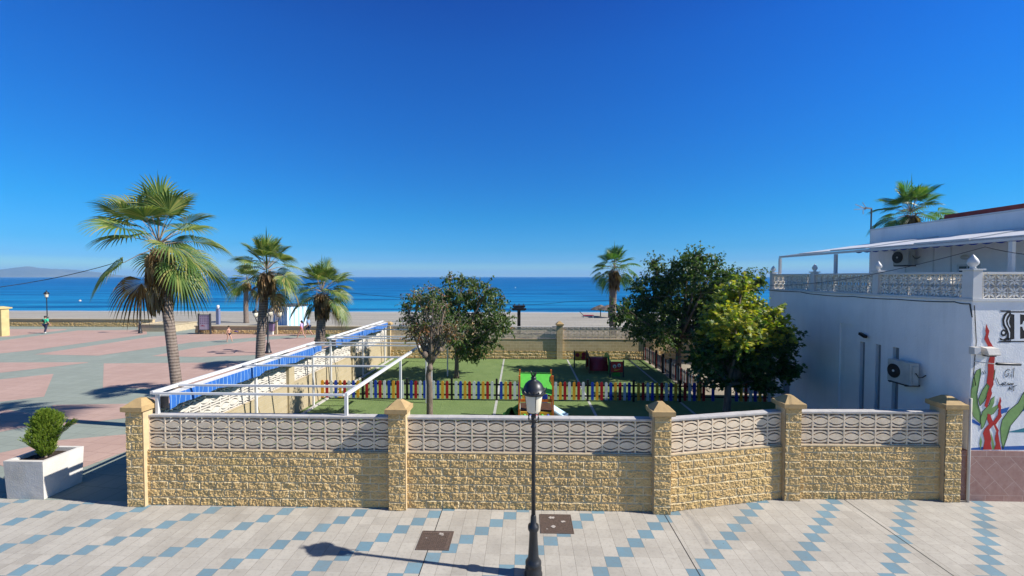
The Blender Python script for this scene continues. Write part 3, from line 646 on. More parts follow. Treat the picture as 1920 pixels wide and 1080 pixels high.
# ornate letter E, black block with white letter
painted('letter_block', 'ink', [[(1350,10),(1600,10),(1600,174),(1350,174)],[(1292,6),(1350,6),(1350,13),(1300,13)],[(1284,171),(1350,165),(1350,176),(1284,176)],
 [(1349,12),(1330,14),(1314,28),(1305,55),(1308,85),(1322,108),(1330,130),(1328,150),(1338,165),(1349,160)],
 [(1300,118),(1310,105),(1326,112),(1330,128),(1322,142),(1306,144),(1297,134)],[(1290,150),(1310,160),(1330,150),(1345,160),(1320,168),(1296,164)]], 1)
painted('letter_e', 'm_pale', [[(1352,18),(1417,18),(1440,18),(1440,60),(1432,60),(1425,30),(1400,26),(1400,82),(1412,80),(1418,62),(1422,62),(1422,112),(1418,112),(1412,92),(1400,92),(1400,158),(1425,156),(1436,120),(1442,120),(1440,168),(1352,168),(1352,162),(1370,158),(1370,28),(1352,24)],
 [(1343,20),(1332,24),(1322,40),(1316,60),(1320,82),(1333,104),(1341,128),(1342,155),(1346,150),(1347,124),(1338,100),(1327,80),(1324,60),(1329,42),(1337,30)],
 [(1348,34),(1339,50),(1334,62),(1338,82),(1348,100),(1348,90),(1342,78),(1341,62)],[(1305,122),(1312,116),(1320,122),(1316,132),(1307,132)]], 2)
# the painter's signature
def strokes(name, ls, w_, k):
    mb = MB()
    for l in ls:
        q = zz(l, k)
        for a_, b2 in zip(q, q[1:]): mb.bar(a_, b2, w_, .003, up=V((0,1,0)))
    return mb.build(name, 'ink', mural)
strokes('weed_outline', [p+[p[0]] for p in GW[:3]]+[[(1265,463),(1245,480),(1235,510),(1200,545),(1190,580),(1194,640),(1208,625),(1225,575),(1260,555),(1285,520)]], .007, 2.2)
G_ = [(1349,325),(1335,318),(1322,332),(1318,350),(1325,362),(1338,352),(1340,342),(1330,342)]
strokes('signature', [G_, [(1352,345),(1351,362)], [(1354,333),(1355,336)], [(1368,312),(1364,364)],
 [(1275,364),(1280,380),(1290,402),(1312,398)], [(1308,392),(1302,400),(1308,407),(1314,398),(1308,392)], [(1314,388),(1326,388),(1316,404),(1330,403)],
 [(1340,392),(1333,396),(1336,404),(1342,396),(1344,404)],[(1347,404),(1349,394),(1354,396),(1355,404)],[(1362,392),(1357,398),(1361,404),(1366,396),(1362,392)],
 [(1340,432),(1345,412),(1352,428)],[(1341,424),(1350,422)],[(1356,430),(1357,418),(1362,417)],[(1368,408),(1366,436)],[(1354,412),(1384,405)],
 [(1200,330),(1208,345)],[(1210,328),(1218,342)]], .010, 1)
# boxes and cables at the corner of the front
a = aty(1420+1126/2.842, 580+198/2.842, FY); b_ = aty(1420+1162/2.842, 580+236/2.842, FY)
t = thing('junction_box', 'small square white box on the mural wall right at the house corner', 'junction box', (a.x, FY, b_.z))
mb = MB(); mb.box(a.x, b_.x, FY-.12, FY-.006, b_.z, a.z); mb.build('case', 'planter', t); mb = MB(); mb.box(a.x+.01, b_.x-.01, FY-.13, FY-.121, b_.z+.01, a.z-.01); mb.build('lid', 'white_paint', t)
a = aty(1420+1183/2.842, 580+198/2.842, FY); b_ = aty(1420+1246/2.842, 580+240/2.842, FY)
t = thing('floodlight', 'white hooded floodlight box beside the top of the red weed mural', 'lamp', (a.x, FY, b_.z))
mb = MB(); mb.prism([(a.x,FY-.01,a.z),(a.x,FY-.16,a.z-.02),(a.x,FY-.22,b_.z+.03),(a.x,FY-.18,b_.z),(a.x,FY-.01,b_.z+.03)], (b_.x-a.x,0,0)); mb.build('hood', 'planter', t)
mb = MB(); mb.box(a.x+.05, b_.x-.05, FY-.16, FY-.03, b_.z-.03, b_.z-.003); mb.build('lens', 'dark_metal', t)
a = aty(1420+1200/2.842, 580+290/2.842, FY-.2); b_ = aty(1420+1404/2.842, 580+294/2.842, FY-.2)
t = thing('rolled_flag', 'thin pale rod holding a rolled black cloth out over the mural', 'flagpole', (a.x, FY, a.z))
mb = MB(); mb.tube([(a.x,FY-.01,a.z+.02),(a.x+.25,FY-.2,a.z),(a.x+.32,FY-.2,a.z)], .012, 8); mb.build('rod', 'planter', t)
mb = MB(); mb.tube([(a.x+.30,FY-.2,a.z),(a.x+.34,FY-.2,a.z),(b_.x-.02,FY-.2,b_.z),(b_.x,FY-.2,b_.z)], [.02,.036,.034,.02], 10); mb.build('cloth', 'black', t, True)

# air conditioners
def aircon(name, label, X, ya, yb, z0, z1, dep, fan_r):
    t = thing(name, label, 'air conditioner', (X, (ya+yb)/2, z0))
    mb = MB(); mb.box(X-dep, X-.12, ya, yb, z0, z1); mb.build('casing', 'ac_case', t)
    yf = yb-(yb-ya)*.30; zc = (z0+z1)/2
    mb = MB(); vs = []; 
    for j in range(24): an = 2*pi*j/24; vs.append((X-dep-.004, yf+fan_r*cos(an), zc+fan_r*sin(an)))
    mb.prism(vs, (-.012,0,0)); g = mb.build('fan_grille', 'black_metal', t)
    mb = MB()
    for rr in (.3,.5,.7,.9,1.0):
        pts = [(X-dep-.02, yf+fan_r*rr*cos(2*pi*j/20), zc+fan_r*rr*sin(2*pi*j/20)) for j in range(21)]; mb.tube(pts, .004, 4)
    mb.build('guard_rings', 'dark_metal', g)
    mb = MB(); mb.prism([(X-dep-.018, yf+.035*cos(2*pi*j/12), zc+.035*sin(2*pi*j/12)) for j in range(12)], (-.01,0,0)); mb.build('hub', 'white_paint', g)
    mb = MB(); 
    for y in (ya+.1, yb-.1): mb.box(X-dep-.03, X-.001, y-.02, y+.02, z0-.05, z0-.003)
    mb.box(X-dep-.03, X-dep, ya+.05, yb-.05, z0-.035, z0-.004); mb.build('bracket', 'dark_metal', t)
    mb = MB(); mb.box(X-dep+.06, X-.16, ya-.035, ya-.001, z0+.04, z1-.08); mb.build('side_cover', 'ac_case', t)
    mb = MB(); y = ya-.04; mb.tube([(X-dep+.12,y,zc+.05),(X-dep+.14,y-.07,zc-.06),(X-.1,y-.06,zc-.05),(X-.005,y-.04,zc)], .012, 6); mb.build('hose', 'black', t, True)
    return t
a = atx(1664, 675, HX); b_ = atx(1726, 715, HX)
Yn, Yf_ = 12.30, 13.06
pa = atx(1664, 700, HX-.36); pb = atx(1706, 700, HX-.36)
aircon('air_conditioner', 'white air conditioner with round black fan low on the side wall', HX, pb.y, pa.y, aty(1690,717,(pa.y+pb.y)/2).z, aty(1690,677,(pa.y+pb.y)/2).z, .36, .20)
pa = atx(1675, 480, UX-.36); pb = atx(1703, 480, UX-.36)
aircon('air_conditioner', 'white air conditioner high on the upper storey above the terrace', UX, pb.y, pa.y, aty(1690,497,(pa.y+pb.y)/2).z, aty(1690,468,(pa.y+pb.y)/2).z, .36, .22)
p = atx(1625, 629, HX)
t = thing('security_camera', 'small black camera spotlight above the wall slots', 'camera', tuple(p))
mb = MB(); mb.tube([(HX-.001,p.y,p.z),(HX-.10,p.y,p.z+.01)], .02, 8); mb.build('arm', 'black', t)
mb = MB(); mb.bar((HX-.12,p.y+.12,p.z+.05),(HX-.14,p.y-.14,p.z-.03), .09, .08); mb.build('housing', 'black', t)
p = atx(1812, 482, UX)
mb = MB(); mb.ball((UX-.06,p.y,p.z), .1, 12, (.5,1.3,.8)); tag(mb.build('wall_light', 'planter', loc=tuple(p), smooth=True), 'oval grey wall light above the terrace window', 'wall light')
# aerial
ax = UX-.12; ay = UY+.1; az = aty(1634, 391, ay).z
ax = aty(1634, 391, ay).x
t = thing('tv_aerial', 'television aerial on a thin mast at the far corner of the upper storey', 'aerial', (ax, ay, 5))
mb = MB(); mb.tube([(ax,ay,4.99),(ax,ay,az)], .028, 8); mb.build('mast', 'dark_metal', t)
mb = MB(); c = V((ax,ay,az))
for dx, dz in ((-.75,.16),(-.80,-.05),(-.6,.10),(-.42,-.25)): mb.tube([c+V((-.2,0,.0)), c+V((-.35,0,dz*.3)), c+V((dx,-.1,dz))], .013, 5)
mb.bar(c, c+V((-.25,0,.03)), .05); mb.tube([c+V((-.22,0,.03)), c+V((-.30,.1,.28))], .012, 5); mb.build('antenna_head', 'twig', t)
mb = MB(); mb.bar((ax,ay,5.45),(ax+.35,ay,5.45), .03); mb.build('bracket', 'dark_metal', t)

# terrace canopy frame
t = thing('pergola', 'white canopy frame over the roof terrace with folded awning', 'pergola', (HX+.35, 14, 5))
PXo = HX+.33; fe = atx(1462, 482, PXo); NE = V((12.72, HY+.02, 0)); NE.z = aty(1930, 444, NE.y).z
z_ = fe.z; zt = 6.89; FE = V((PXo, fe.y, z_)); WF = V((UX-.08, fe.y-.1, zt)); WN = V((UX-.08, HY+.02, zt))
mb = MB(); mb.bar(FE, NE, .07, .08); mb.build('beam', 'white_paint', t)
mb = MB(); mb.bar(WF, WN, .06, .08); mb.build('beam', 'white_paint', t)
mb = MB(); mb.bar(FE, WF, .07, .08); mb.build('rafter', 'white_paint', t)
def on_beam(u): return FE.lerp(NE, u)
for u in (0.003, .33, .93):
    q = on_beam(u); mb = MB(); mb.box(q.x-.045, q.x+.045, q.y-.045, q.y+.045, 4.99, q.z-.058); mb.build('post', 'white_paint', t)
for i in range(5):
    u0 = .12+i*.176; u1 = u0+.170; A_ = on_beam(u0)+V((.03,0,.065)); B_ = on_beam(u1)+V((.03,0,.065)); C_ = WF.lerp(WN, u1)+V((-.06,0,.08)); D_ = WF.lerp(WN, u0)+V((-.06,0,.08))
    mb = MB(); mb.prism([A_, B_, C_, D_], (0,0,.03+.03*(i%2))); mb.build('awning_sheet', 'white_paint', t)
mb = MB(); n = 64; vs = []; fs = []
for i in range(n*2+1):
    q = on_beam(.40+.58*i/(n*2))+V((.16,0,0)); drop = .02+.05*abs(sin(i*pi/8)); wv = .01*sin(i*1.3); vs += [(q.x,q.y,q.z+.06),(q.x+wv,q.y,q.z-drop),(q.x+.004,q.y,q.z+.06),(q.x+.004+wv,q.y,q.z-drop)]
for i in range(n*2): k = i*4; fs += [(k,k+1,k+5,k+4),(k+2,k+6,k+7,k+3)]
mb.add(vs, fs); mb.build('valance', 'valance', t)

# ------------------------------------------------------------------ pergolas over the side wall
def ground_pergola(label, y0, y1, bars, posts_o, posts_i, aw):
    t = thing('pergola', label, 'pergola', (-6.9, (y0+y1)/2, 0), group='white pergola frames along the side wall')
    zt = 2.72; xo = -9.27; xi = -4.38; s = .06
    mb = MB(); mb.bar((xo,y0-.0,zt),(xo,y1,zt), .08, .08); mb.build('rail', 'white_paint', t)
    mb = MB(); mb.bar((xi,y0,zt),(xi,y1,zt), .075, .075); mb.build('rail', 'white_paint', t)
    for y in bars: mb = MB(); mb.bar((xo+.052,y,zt-.006),(xi-.040,y,zt-.006), s, .05); mb.build('crossbar', 'white_paint', t)
    for y in posts_o: mb = MB(); mb.box(xo-.035, xo+.035, y-.035, y+.035, 0 if xo > -9.2 else 2.0, zt-.047); 
    for y in posts_o: mb = MB(); mb.box(xo+.10, xo+.17, y-.035, y+.035, 0, zt-.04); mb.build('post', 'white_paint', t)
    for y in posts_i: mb = MB(); mb.box(xi-.035, xi+.035, y-.035, y+.035, 0, zt-.044); mb.build('post', 'white_paint', t)
    if y0 < 12: mb = MB(); mb.box(xo+.095, xo+.175, posts_o[1]-.04, posts_o[1]+.04, 2.30, 2.48); mb.build('blue_sticker', 'blue', t)
    # folded awning: pale top sheet and striped blue valance hanging from it
    mb = MB(); a0, a1 = aw; n = 60
    mb.box(xo+.06, xo+.34, a0, a1, zt-.115, zt-.085); tp = mb.build('awning_roll', 'white_paint', t)
    mb = MB(); n = int((a1-a0)/.06); vs = []; fs = []
    for i in range(n+1):
        y = a0+(a1-a0)*i/n; wv = .018*sin(y*9)+.010*sin(y*23+1); h = .32+.035*sin(y*2.1)+.02*sin(y*5.3)
        vs += [(xo+.345,y,zt-.09),(xo+.345+wv,y,zt-.09-h*.5),(xo+.335+wv*1.6,y,zt-.09-h),(xo+.341,y,zt-.09),(xo+.341+wv,y,zt-.09-h*.5),(xo+.331+wv*1.6,y,zt-.09-h)]
    for i in range(n): k = i*6; fs += [(k,k+1,k+7,k+6),(k+1,k+2,k+8,k+7),(k+3,k+9,k+10,k+4),(k+4,k+10,k+11,k+5)]
    mb.add(vs, fs); mb.build('valance', 'awning', t, True)
    mb = MB(); mb.box(xo+.06, xo+.33, a0-.02, a0, zt-.42, zt-.12); mb.build('end_piece', 'dark_metal', t)  # dark sheet standing in for the shaded pocket at the awning's near end
    return t
def yb(px, py): return atx(px, py, -9.27).y
b1 = [yb(284,735), yb(333,720), yb(452,683.5), yb(505,666.6), yb(573,645.6), yb(589,641)]
b2 = [yb(614,632), yb(627,627.5), yb(668,616), yb(691,609), yb(718,600)]
g = ground_pergola('nearer white pergola frame with blue awning strip, reaching towards the front wall', b1[0], b1[-1], b1, [b1[0]+.02, 13.55, 17.3], [b1[0]+.02, 14.2, 17.95], (b1[0]+.12, b1[-1]-.05))
g2 = ground_pergola('farther white pergola frame with blue awning strip, reaching the back wall', b2[0], b2[-1], b2, [b2[0]+.02, 22.7, 26.3], [b2[0]+.02, 22.9, b2[-1]-.02], (b2[0]+.12, b2[-1]-.05))
g['group'] = g2['group']
# dark pergola at the beach edge
t = thing('pergola', 'dark timber T-shaped beach shade frame standing behind the back wall', 'pergola', (.9, 39, 0))
c = aty(973, 590, 40.3)
mb = MB(); mb.box(c.x-.16, c.x+.16, 40.2, 40.4, 0, 2.3); mb.build('post', 'black_wood', t)
for zb, hw in ((2.30,.72),(2.56,.62)):
    mb = MB(); mb.prism([(c.x-hw,40.05,zb+.10),(c.x-hw+.12,40.05,zb),(c.x+hw-.12,40.05,zb),(c.x+hw,40.05,zb+.10),(c.x+hw,40.05,zb+.22),(c.x-hw,40.05,zb+.22)], (0,.5,0)); mb.build('beam', 'black_wood', t)
for dx in (-.45,.0,.45): mb = MB(); mb.box(c.x+dx-.05, c.x+dx+.05, 38.8, 41.8, 2.785, 2.87); mb.build('slat', 'black_wood', t)

# ------------------------------------------------------------------ street lamps
def lamp_parts(t, x, y, z0=0.0):
    mb = MB(); mb.lathe([(.17,0),(.17,.05),(.155,.08),(.155,.16),(.135,.19),(.15,.22),(.15,.27),(.125,.30),(.10,.36),(.085,.60),(.075,.84),(.10,.88),(.104,.92),(.10,.96),(.058,.99),(.054,1.12),(.042,1.15),(.042,1.16)], (x,y,z0), 24); mb.build('base', 'black_metal', t, True)
    mb = MB(); mb.lathe([(.040,1.161),(.038,2.0),(.033,2.78),(.05,2.80),(.05,2.83),(.034,2.85),(.034,2.93),(.045,2.95),(.045,2.98)], (x,y,z0), 16); mb.build('pole', 'black_metal', t, True)
    hd(t, x, y, z0)
def hd(t, x, y, z0):
    mb = MB(); 
    for k in range(4):
        a = pi/4+k*pi/2; d = V((cos(a),sin(a),0)); c0 = V((x,y,z0))
        mb.tube([c0+d*.04+V((0,0,2.90)), c0+d*.11+V((0,0,2.93)), c0+d*.135+V((0,0,3.0)), c0+d*.11+V((0,0,3.08))], .009, 6)
    mb.lathe([(.045,2.981),(.05,3.02),(.03,3.05),(.11,3.075),(.115,3.09)], (x,y,z0), 16); mb.build('cradle', 'black_metal', t, True)
    mb = MB(); mb.lathe([(.105,3.092),(.125,3.12),(.162,3.40),(.165,3.43)], (x,y,z0), 24); gl = mb.build('lantern_glass', 'lamp_glass', t, True)
    mb = MB()
    for k in range(4):
        a = pi/4+k*pi/2-.55; d = V((cos(a),sin(a),0)); c0 = V((x,y,z0))
        mb.bar(c0+d*.113+V((0,0,3.09)), c0+d*.170+V((0,0,3.44)), .012)
    mb.build('glazing_bar', 'black_metal', gl)
    mb = MB(); mb.lathe([(.17,3.431),(.215,3.435),(.225,3.46),(.215,3.49),(.20,3.50),(.19,3.55),(.155,3.62),(.10,3.67),(.05,3.695),(.045,3.71),(.055,3.73),(.04,3.75),(.035,3.76)], (x,y,z0), 24); hd_ = mb.build('hood', 'black_metal', t, True)
    mb = MB(); c0 = V((x,y,z0))
    for k in range(8):
        a = k*pi/4; d = V((cos(a),sin(a),0))
        mb.prism([c0+d*.03+V((0,0,3.74)), c0+d*.052+V((0,0,3.80)), c0+d*.060+V((0,0,3.85)), c0+d*.040+V((0,0,3.81)), c0+d*.018+V((0,0,3.76))], V((-d.y,d.x,0))*.012)
    for k in range(16):
        a = k*pi/8; d = V((cos(a),sin(a),0)); s_ = V((-sin(a),cos(a),0))
        big = .055 if k % 4 == 0 else .028
        b0 = c0+d*.213; mb.prism([b0-s_*.022+V((0,0,3.49)), b0+s_*.022+V((0,0,3.49)), b0+d*.02+V((0,0,3.50+big))], d*.012)
    mb.build('crown_trim', 'black_metal', hd_)
lp = at(1000, 1079)
t = thing('street_lamp', 'black cast-iron street lamp on the tiled pavement in front of the wall', 'street lamp', (lp.x, lp.y, 0)); lamp_parts(t, lp.x, lp.y)
t0 = thing('street_lamp', 'black street lamp on the plaza beside the cream raised planter box', 'street lamp', (at(263,625).x, at(263,625).y, 0), group='lamps along the promenade')
lamp_parts(t0, t0.location.x, t0.location.y); t0.scale = (1.07,)*3
t1 = copy_tree(t0); p = aty(87, 547, 45.6); t1.location = (p.x, 45.6, -.1); t1['label'] = 'black street lamp behind the low wall near the person in the green shirt'; t1.scale = (1.08,)*3
# candelabra lamp
p = at(503, 662)
t = thing('street_lamp', 'black candelabra street lamp with hanging lanterns behind the middle palm', 'street lamp', (p.x, p.y, 0))
mb = MB(); mb.lathe([(.24,0),(.22,.1),(.16,.16),(.14,.5),(.10,.7),(.12,.75),(.07,.8),(.055,3.0),(.09,3.05),(.05,3.15),(.045,3.7),(.07,3.75),(.02,3.9)], (p.x,p.y,0), 16); mb.build('pole', 'black_metal', t, True)
for k in range(4):
    a = k*pi/2+.35; d = V((cos(a),sin(a),0)); c = V((p.x,p.y,0))
    mb = MB(); mb.tube([c+V((0,0,2.3)), c+d*.35+V((0,0,2.15)), c+d*.7+V((0,0,2.35)), c+d*.78+V((0,0,2.62)), c+d*.62+V((0,0,2.7))], .035, 8); mb.build('arm', 'black_metal', t, True)
    q = c+d*.78
    mb = MB(); mb.lathe([(.05,2.63),(.14,2.75),(.17,3.0)], q, 12); g = mb.build('lantern_glass', 'lamp_glass', t, True)
    mb = MB(); mb.lathe([(.19,3.003),(.22,3.03),(.15,3.15),(.05,3.2),(.02,3.32)], q, 12); mb.build('hood', 'black_metal', g, True)

# ------------------------------------------------------------------ pavement covers
M['cast'] = plain('cast_iron', (.10,.075,.062), .6, .25, 25, 60, .5, .01, metal=.3, col2=(.17,.12,.10))
M['spat'] = plain('mortar_splash', (.45,.40,.36), .9, .2, 20, 60, .3)
def cover(label, x0, x1, y0, y1, ribs):
    t = thing('manhole_cover', label, 'manhole cover', ((x0+x1)/2, (y0+y1)/2, 0), group=None)
    mb = MB(); mb.box(x0,x1,y0,y1,-.03,.006); mb.build('plate', 'cast', t)
    mb = MB()
    for a_ in ((x0,x1,y0,y0+.02),(x0,x1,y1-.02,y1),(x0,x0+.02,y0+.021,y1-.021),(x1-.02,x1,y0+.021,y1-.021)): mb.box(*a_,.0065,.012)
    mb.build('frame', 'cast', t)
    mb = MB(); st = .042 if ribs else .03
    nx = int((x1-x0-.06)/st); ny = int((y1-y0-.06)/st); hw = .013 if ribs else .008
    for i in range(nx):
        for j in range(ny):
            cx = x0+.04+st*i; cy = y0+.04+st*j; mb.box(cx-hw,cx+hw,cy-hw,cy+hw,.0065,.013 if ribs else .0095)
    mb.build('tread', 'cast', t)
    for cx, cy, r in ([(.62,.84,.05),(.66,.78,.03),(.2,.6,.018)] if ribs else [(.38,.80,.07),(.72,.6,.05),(.40,.33,.06),(.2,.2,.02)]):
        mb = MB(); mb.prism([(x0+(x1-x0)*cx+r*(1+.4*sin(3*k+cx*9))*cos(k*pi/6), y0+(y1-y0)*cy+r*.7*(1+.4*sin(2*k+cy*7))*sin(k*pi/6), .0135) for k in range(12)], (0,0,.0015)); mb.build('mortar_splash', 'spat', t)
    return t
cover('brown manhole cover with a coarse square grid, left of the lamp', -2.25, -1.56, 8.2, 8.83, True)
cover('smoother brown manhole cover with mortar stains, against the wall right of the lamp', .34, 1.07, 8.83, 9.55, False)
# ------------------------------------------------------------------ planter by the plaza edge
A = at(14,934); B = at(82,938); C2 = at(158,904)
x0, x1, y0, y1 = A.x+.0, B.x, B.y, C2.y+.05
t = thing('planter', 'square white concrete planter with a stained face at the plaza edge', 'planter', ((x0+x1)/2, (y0+y1)/2, 0))
h = .80; w_ = .09
hh = aty(82, 866, y0).z
h = hh
mb = MB(); mb.prism([(x0+.03,y0+.03,0),(x1-.03,y0+.03,0),(x1,y0,h),(x0,y0,h)][0:4], (0,0,0.0001)) if False else None
mb = MB()
vs = []
for (ins, z) in ((.035,.0),(0,h),(w_,h),(w_+.01,h-.12)): vs += [(x0+ins,y0+ins,z),(x1-ins,y0+ins,z),(x1-ins,y1-ins,z),(x0+ins,y1-ins,z)]
fs = []
for i in range(3):
    for j in range(4): fs.append((i*4+j,i*4+(j+1)%4,i*4+4+(j+1)%4,i*4+4+j))
fs.append((3,2,1,0)); mb.add(vs, fs); mb.build('tub', 'planter', t)
mb = MB(); n = 16; vs = []; fs = []
for j in range(n+1):
    for i in range(n+1):
        x = x0+.1+(x1-x0-.2)*i/n; y = y0+.1+(y1-y0-.2)*j/n; vs.append((x,y,h-.09+.03*noise.noise(V((x*9,y*9,1)))+.02*noise.noise(V((x*30,y*30,1)))))
for j in range(n):
    for i in range(n): k = j*(n+1)+i; fs.append((k,k+1,k+n+2,k+n+1))
mb.add(vs, fs); mb.build('soil', 'soil', t)
PLC = V(((x0+x1)/2+.02, (y0+y1)/2, h-.1))

# ------------------------------------------------------------------ foliage builders
def rnd(a=-1, b=1): return random.uniform(a, b)
def rdir():
    while True:
        v = V((rnd(), rnd(), rnd()))
        if .05 < v.length < 1: return v.normalized()
def leaf(mb, p, d, s, w_, nrm, kind=0):
    """one leaf as two faces folded on the midrib, or a five-lobed plate"""
    d = d.normalized(); x = d.cross(nrm)
    if x.length < .05: x = d.cross(V((.3,.9,.1)))
    x.normalize(); n = x.cross(d)
    if kind == 0:
        m = p+d*s*.5; f = n*s*.12
        mb.add([p, m+x*w_+f, p+d*s-n*s*.10, m-x*w_+f], [(0,1,2),(0,2,3)])
    else:
        pts = [p, p+x*w_*.55+d*s*.12, p+x*w_*1.1+d*s*.30, p+x*w_*.5+d*s*.48, p+x*w_*.75+d*s*.85, p+x*w_*.22+d*s*.68, p+d*s*1.05, p-x*w_*.22+d*s*.68, p-x*w_*.75+d*s*.85, p-x*w_*.5+d*s*.48, p-x*w_*1.1+d*s*.30, p-x*w_*.55+d*s*.12]
        c = p+d*s*.4+n*s*.05
        pts = [c]+pts; mb.add(pts, [(0,i,i%12+1) for i in range(1,13)])
def tree(label, base, trunk_pts, trunk_r, blobs, nspray, leafs, mats, spray_len=.55, per=11, kind=0, droop=.5, seed=1, twig_frac=1.0, knobs=(), name='tree', hollow=.45, fr=.3):
    """trunk + limbs to each blob of the crown, sprays of leaves starting inside the blobs"""
    random.seed(seed)
    t = thing(name, label, 'tree', tuple(base))
    mb = MB(); pts = [V(p) for p in trunk_pts]; sp = []
    for i in range(len(pts)-1):
        for k in range(5): q = k/5; sp.append(pts[i].lerp(pts[i+1], q)+V((noise.noise(V((i+q,seed,0)))*.02,noise.noise(V((i+q,seed,5)))*.02,0)))
    sp.append(pts[-1]); n = len(sp)
    mb.tube(sp, [trunk_r*(1.25 if i == 0 else 1)*(1-.28*i/n)*(1+.08*noise.noise(V((i*.9,seed,2)))) for i in range(n)], 12)
    for kp, kr in knobs: mb.ball(kp, kr, 10, (1,1,1.2))
    mb.build('trunk', 'trunk', t, True)
    top = pts[-1]; lb = MB(); starts = []
    for c, r in blobs:
        c = V(c); mid = top.lerp(c, .5)+V((rnd(-.15,.15),rnd(-.15,.15),-.15)); 
        lb.tube([top-V((0,0,.1)), top.lerp(mid,.5)+V((0,0,-.04)), mid, c], [trunk_r*.62, trunk_r*.45, trunk_r*.32, trunk_r*.12], 7)
        for k in range(5):
            e = c+rdir()*r*.7; s0 = mid.lerp(c, rnd(.3,1)); lb.tube([s0, s0.lerp(e,.5)+V((0,0,rnd(-.05,.1))), e], [trunk_r*.16, trunk_r*.09, trunk_r*.04], 5)
    lb.build('limbs', 'trunk', t, True)
    tw = MB(); lv = [MB() for _ in mats]; tot = sum(r**2 for c, r in blobs)
    for c, r in blobs:
        c = V(c)
        for k in range(int(nspray*r*r/tot)):
            d = rdir(); rr = r*(hollow+(1-hollow)*random.random()**.7); p = c+V((d.x*rr, d.y*rr, d.z*rr*.9))
            q = (d*1.0+V((0,0,.35))+rdir()*.5).normalized(); sl = spray_len*rnd(.6,1.25)
            a = p-q*sl*.35; mi = random.random()
            path = [a]
            for s in range(1,5): path.append(path[-1]+(q+V((0,0,-droop*(s/4)**1.5))).normalized()*sl/4)
            if random.random() < twig_frac: tw.tube(path, [.009,.007,.005,.003,.002], 3, cap=False)
            pk = 0
            z = (p.z-c.z)/r
            for mi_, (nm, wt) in enumerate(mats):
                if callable(wt): wgt = wt(p)
                else: wgt = wt
                if random.random() < wgt: pk = mi_; break
            for s in range(per):
                u = (s+.6)/per*4; i = min(3, int(u)); pt = path[i].lerp(path[i+1], u-i)
                ld = (q*.3+rdir()*.8+V((0,0,-droop*1.1))).normalized()
                ls = leafs*rnd(.6,1.2)*(1.1-.3*s/per)
                leaf(lv[pk], pt, ld, ls, ls*(.30 if kind == 0 else .62), (V((0,0,1))+rdir()*.7).normalized(), kind)
    tw.build('twigs', 'twig', t)
    for (nm, _), m_ in zip(mats, lv):
        if m_.v: m_.build('foliage', nm, t)
    return t
# dense mulberry behind the bare one
b = V((-3.82, 22.57, 0))
def cp(px, py, Y): return aty(px, py, Y)
def blobs_px(l, Y, dy, seed):
    random.seed(seed); out = []
    for px, py, r in l: q = aty(px, py, Y+rnd(-dy,dy)); out.append((tuple(q), r*Y/770))
    return out
bl = blobs_px([(860,545,28),(900,552,28),(830,580,30),(872,580,34),(912,585,30),(940,600,22),(850,615,32),(890,625,34),(915,610,22),(815,560,22),(930,568,20),(862,650,22),(880,665,16),(905,640,18),(800,575,18),(780,560,14),(948,612,16),(928,640,14),(902,662,13),(868,524,13),(842,522,11),(915,540,13),(890,530,12)], 22.57, 1.3, 3)
tree('dense green tree with the slim trunk on the turf behind the colourful fence', b, [b, b+V((.02,0,.8)), b+V((0,0,1.7))], .13, bl, 950, .19, [('leaf_mulb', .98), ('leaf_dry', 1)], .6, 11, 0, .75, 11)
# front tree: pollarded, half dry
b = V((-3.72, 15.75, 0)); k1 = cp(805, 660, 15.75); k2 = cp(820, 648, 15.75)
bl = blobs_px([(772,590,20),(800,570,18),(790,610,22),(825,595,20),(775,625,14),(845,620,18),(812,630,20),(835,570,13),(762,575,12),(785,552,14),(815,545,13)], 15.75, .4, 9)
tree('half-bare knobbly pollarded tree with reddish dry leaves in front of the colourful fence', b, [b, b+V((0,0,1.4)), cp(803,705,15.75), cp(808,678,15.75)], .125, bl, 330, .135, [('leaf_dry', lambda p: .85 if p.z < 3.85 else .12), ('leaf_mulb', 1)], .5, 6, 0, .6, 21, knobs=((cp(797,665,15.6),.13),(cp(806,690,15.6),.12),(cp(824,655,15.7),.10),(cp(801,655,15.7),.10)))
# long pale bare shoots of that tree
tt = [o for o in SC.objects if o.name.startswith('tree') and o.parent is None][-1]
random.seed(5); mb = MB()
for k in range(60):
    s0 = cp(random.choice((798,806,822,830)), rnd(640,660), 15.75); a = rnd(-.9,.9); d = V((sin(a), rnd(-.4,.4), cos(a)*1.0)).normalized(); ln = rnd(.7,1.9)
    m1 = s0+d*ln*.5+rdir()*.08; mb.tube([s0, m1, s0+d*ln+rdir()*.12+V((0,0,.1))], [.014,.009,.003], 4, cap=False)
mb.build('bare_shoots', 'twig', tt)
# big dark tree
b = V((8.75, 23.6, 0)); Y = 22.8
bl = blobs_px([(1290,500,30),(1250,515,30),(1215,545,34),(1180,590,28),(1230,590,42),(1280,560,48),(1330,520,36),(1370,540,36),(1400,530,22),(1340,580,44),(1300,610,40),(1240,620,26),(1200,620,22),(1380,590,34),(1335,640,26),(1265,640,16),(1165,585,18),(1425,525,12),(1310,480,16),(1225,490,12)], Y, 1.7, 5)
tree('wide dark green tree beyond the brown fence, tallest of the leafy trees', b, [b, b+V((-.03,0,1.2)), b+V((.1,0,2.3))], .17, bl, 1900, .20, [('leaf_mulb', .97), ('leaf_plane', 1)], .82, 14, 0, .6, 33, hollow=.4)
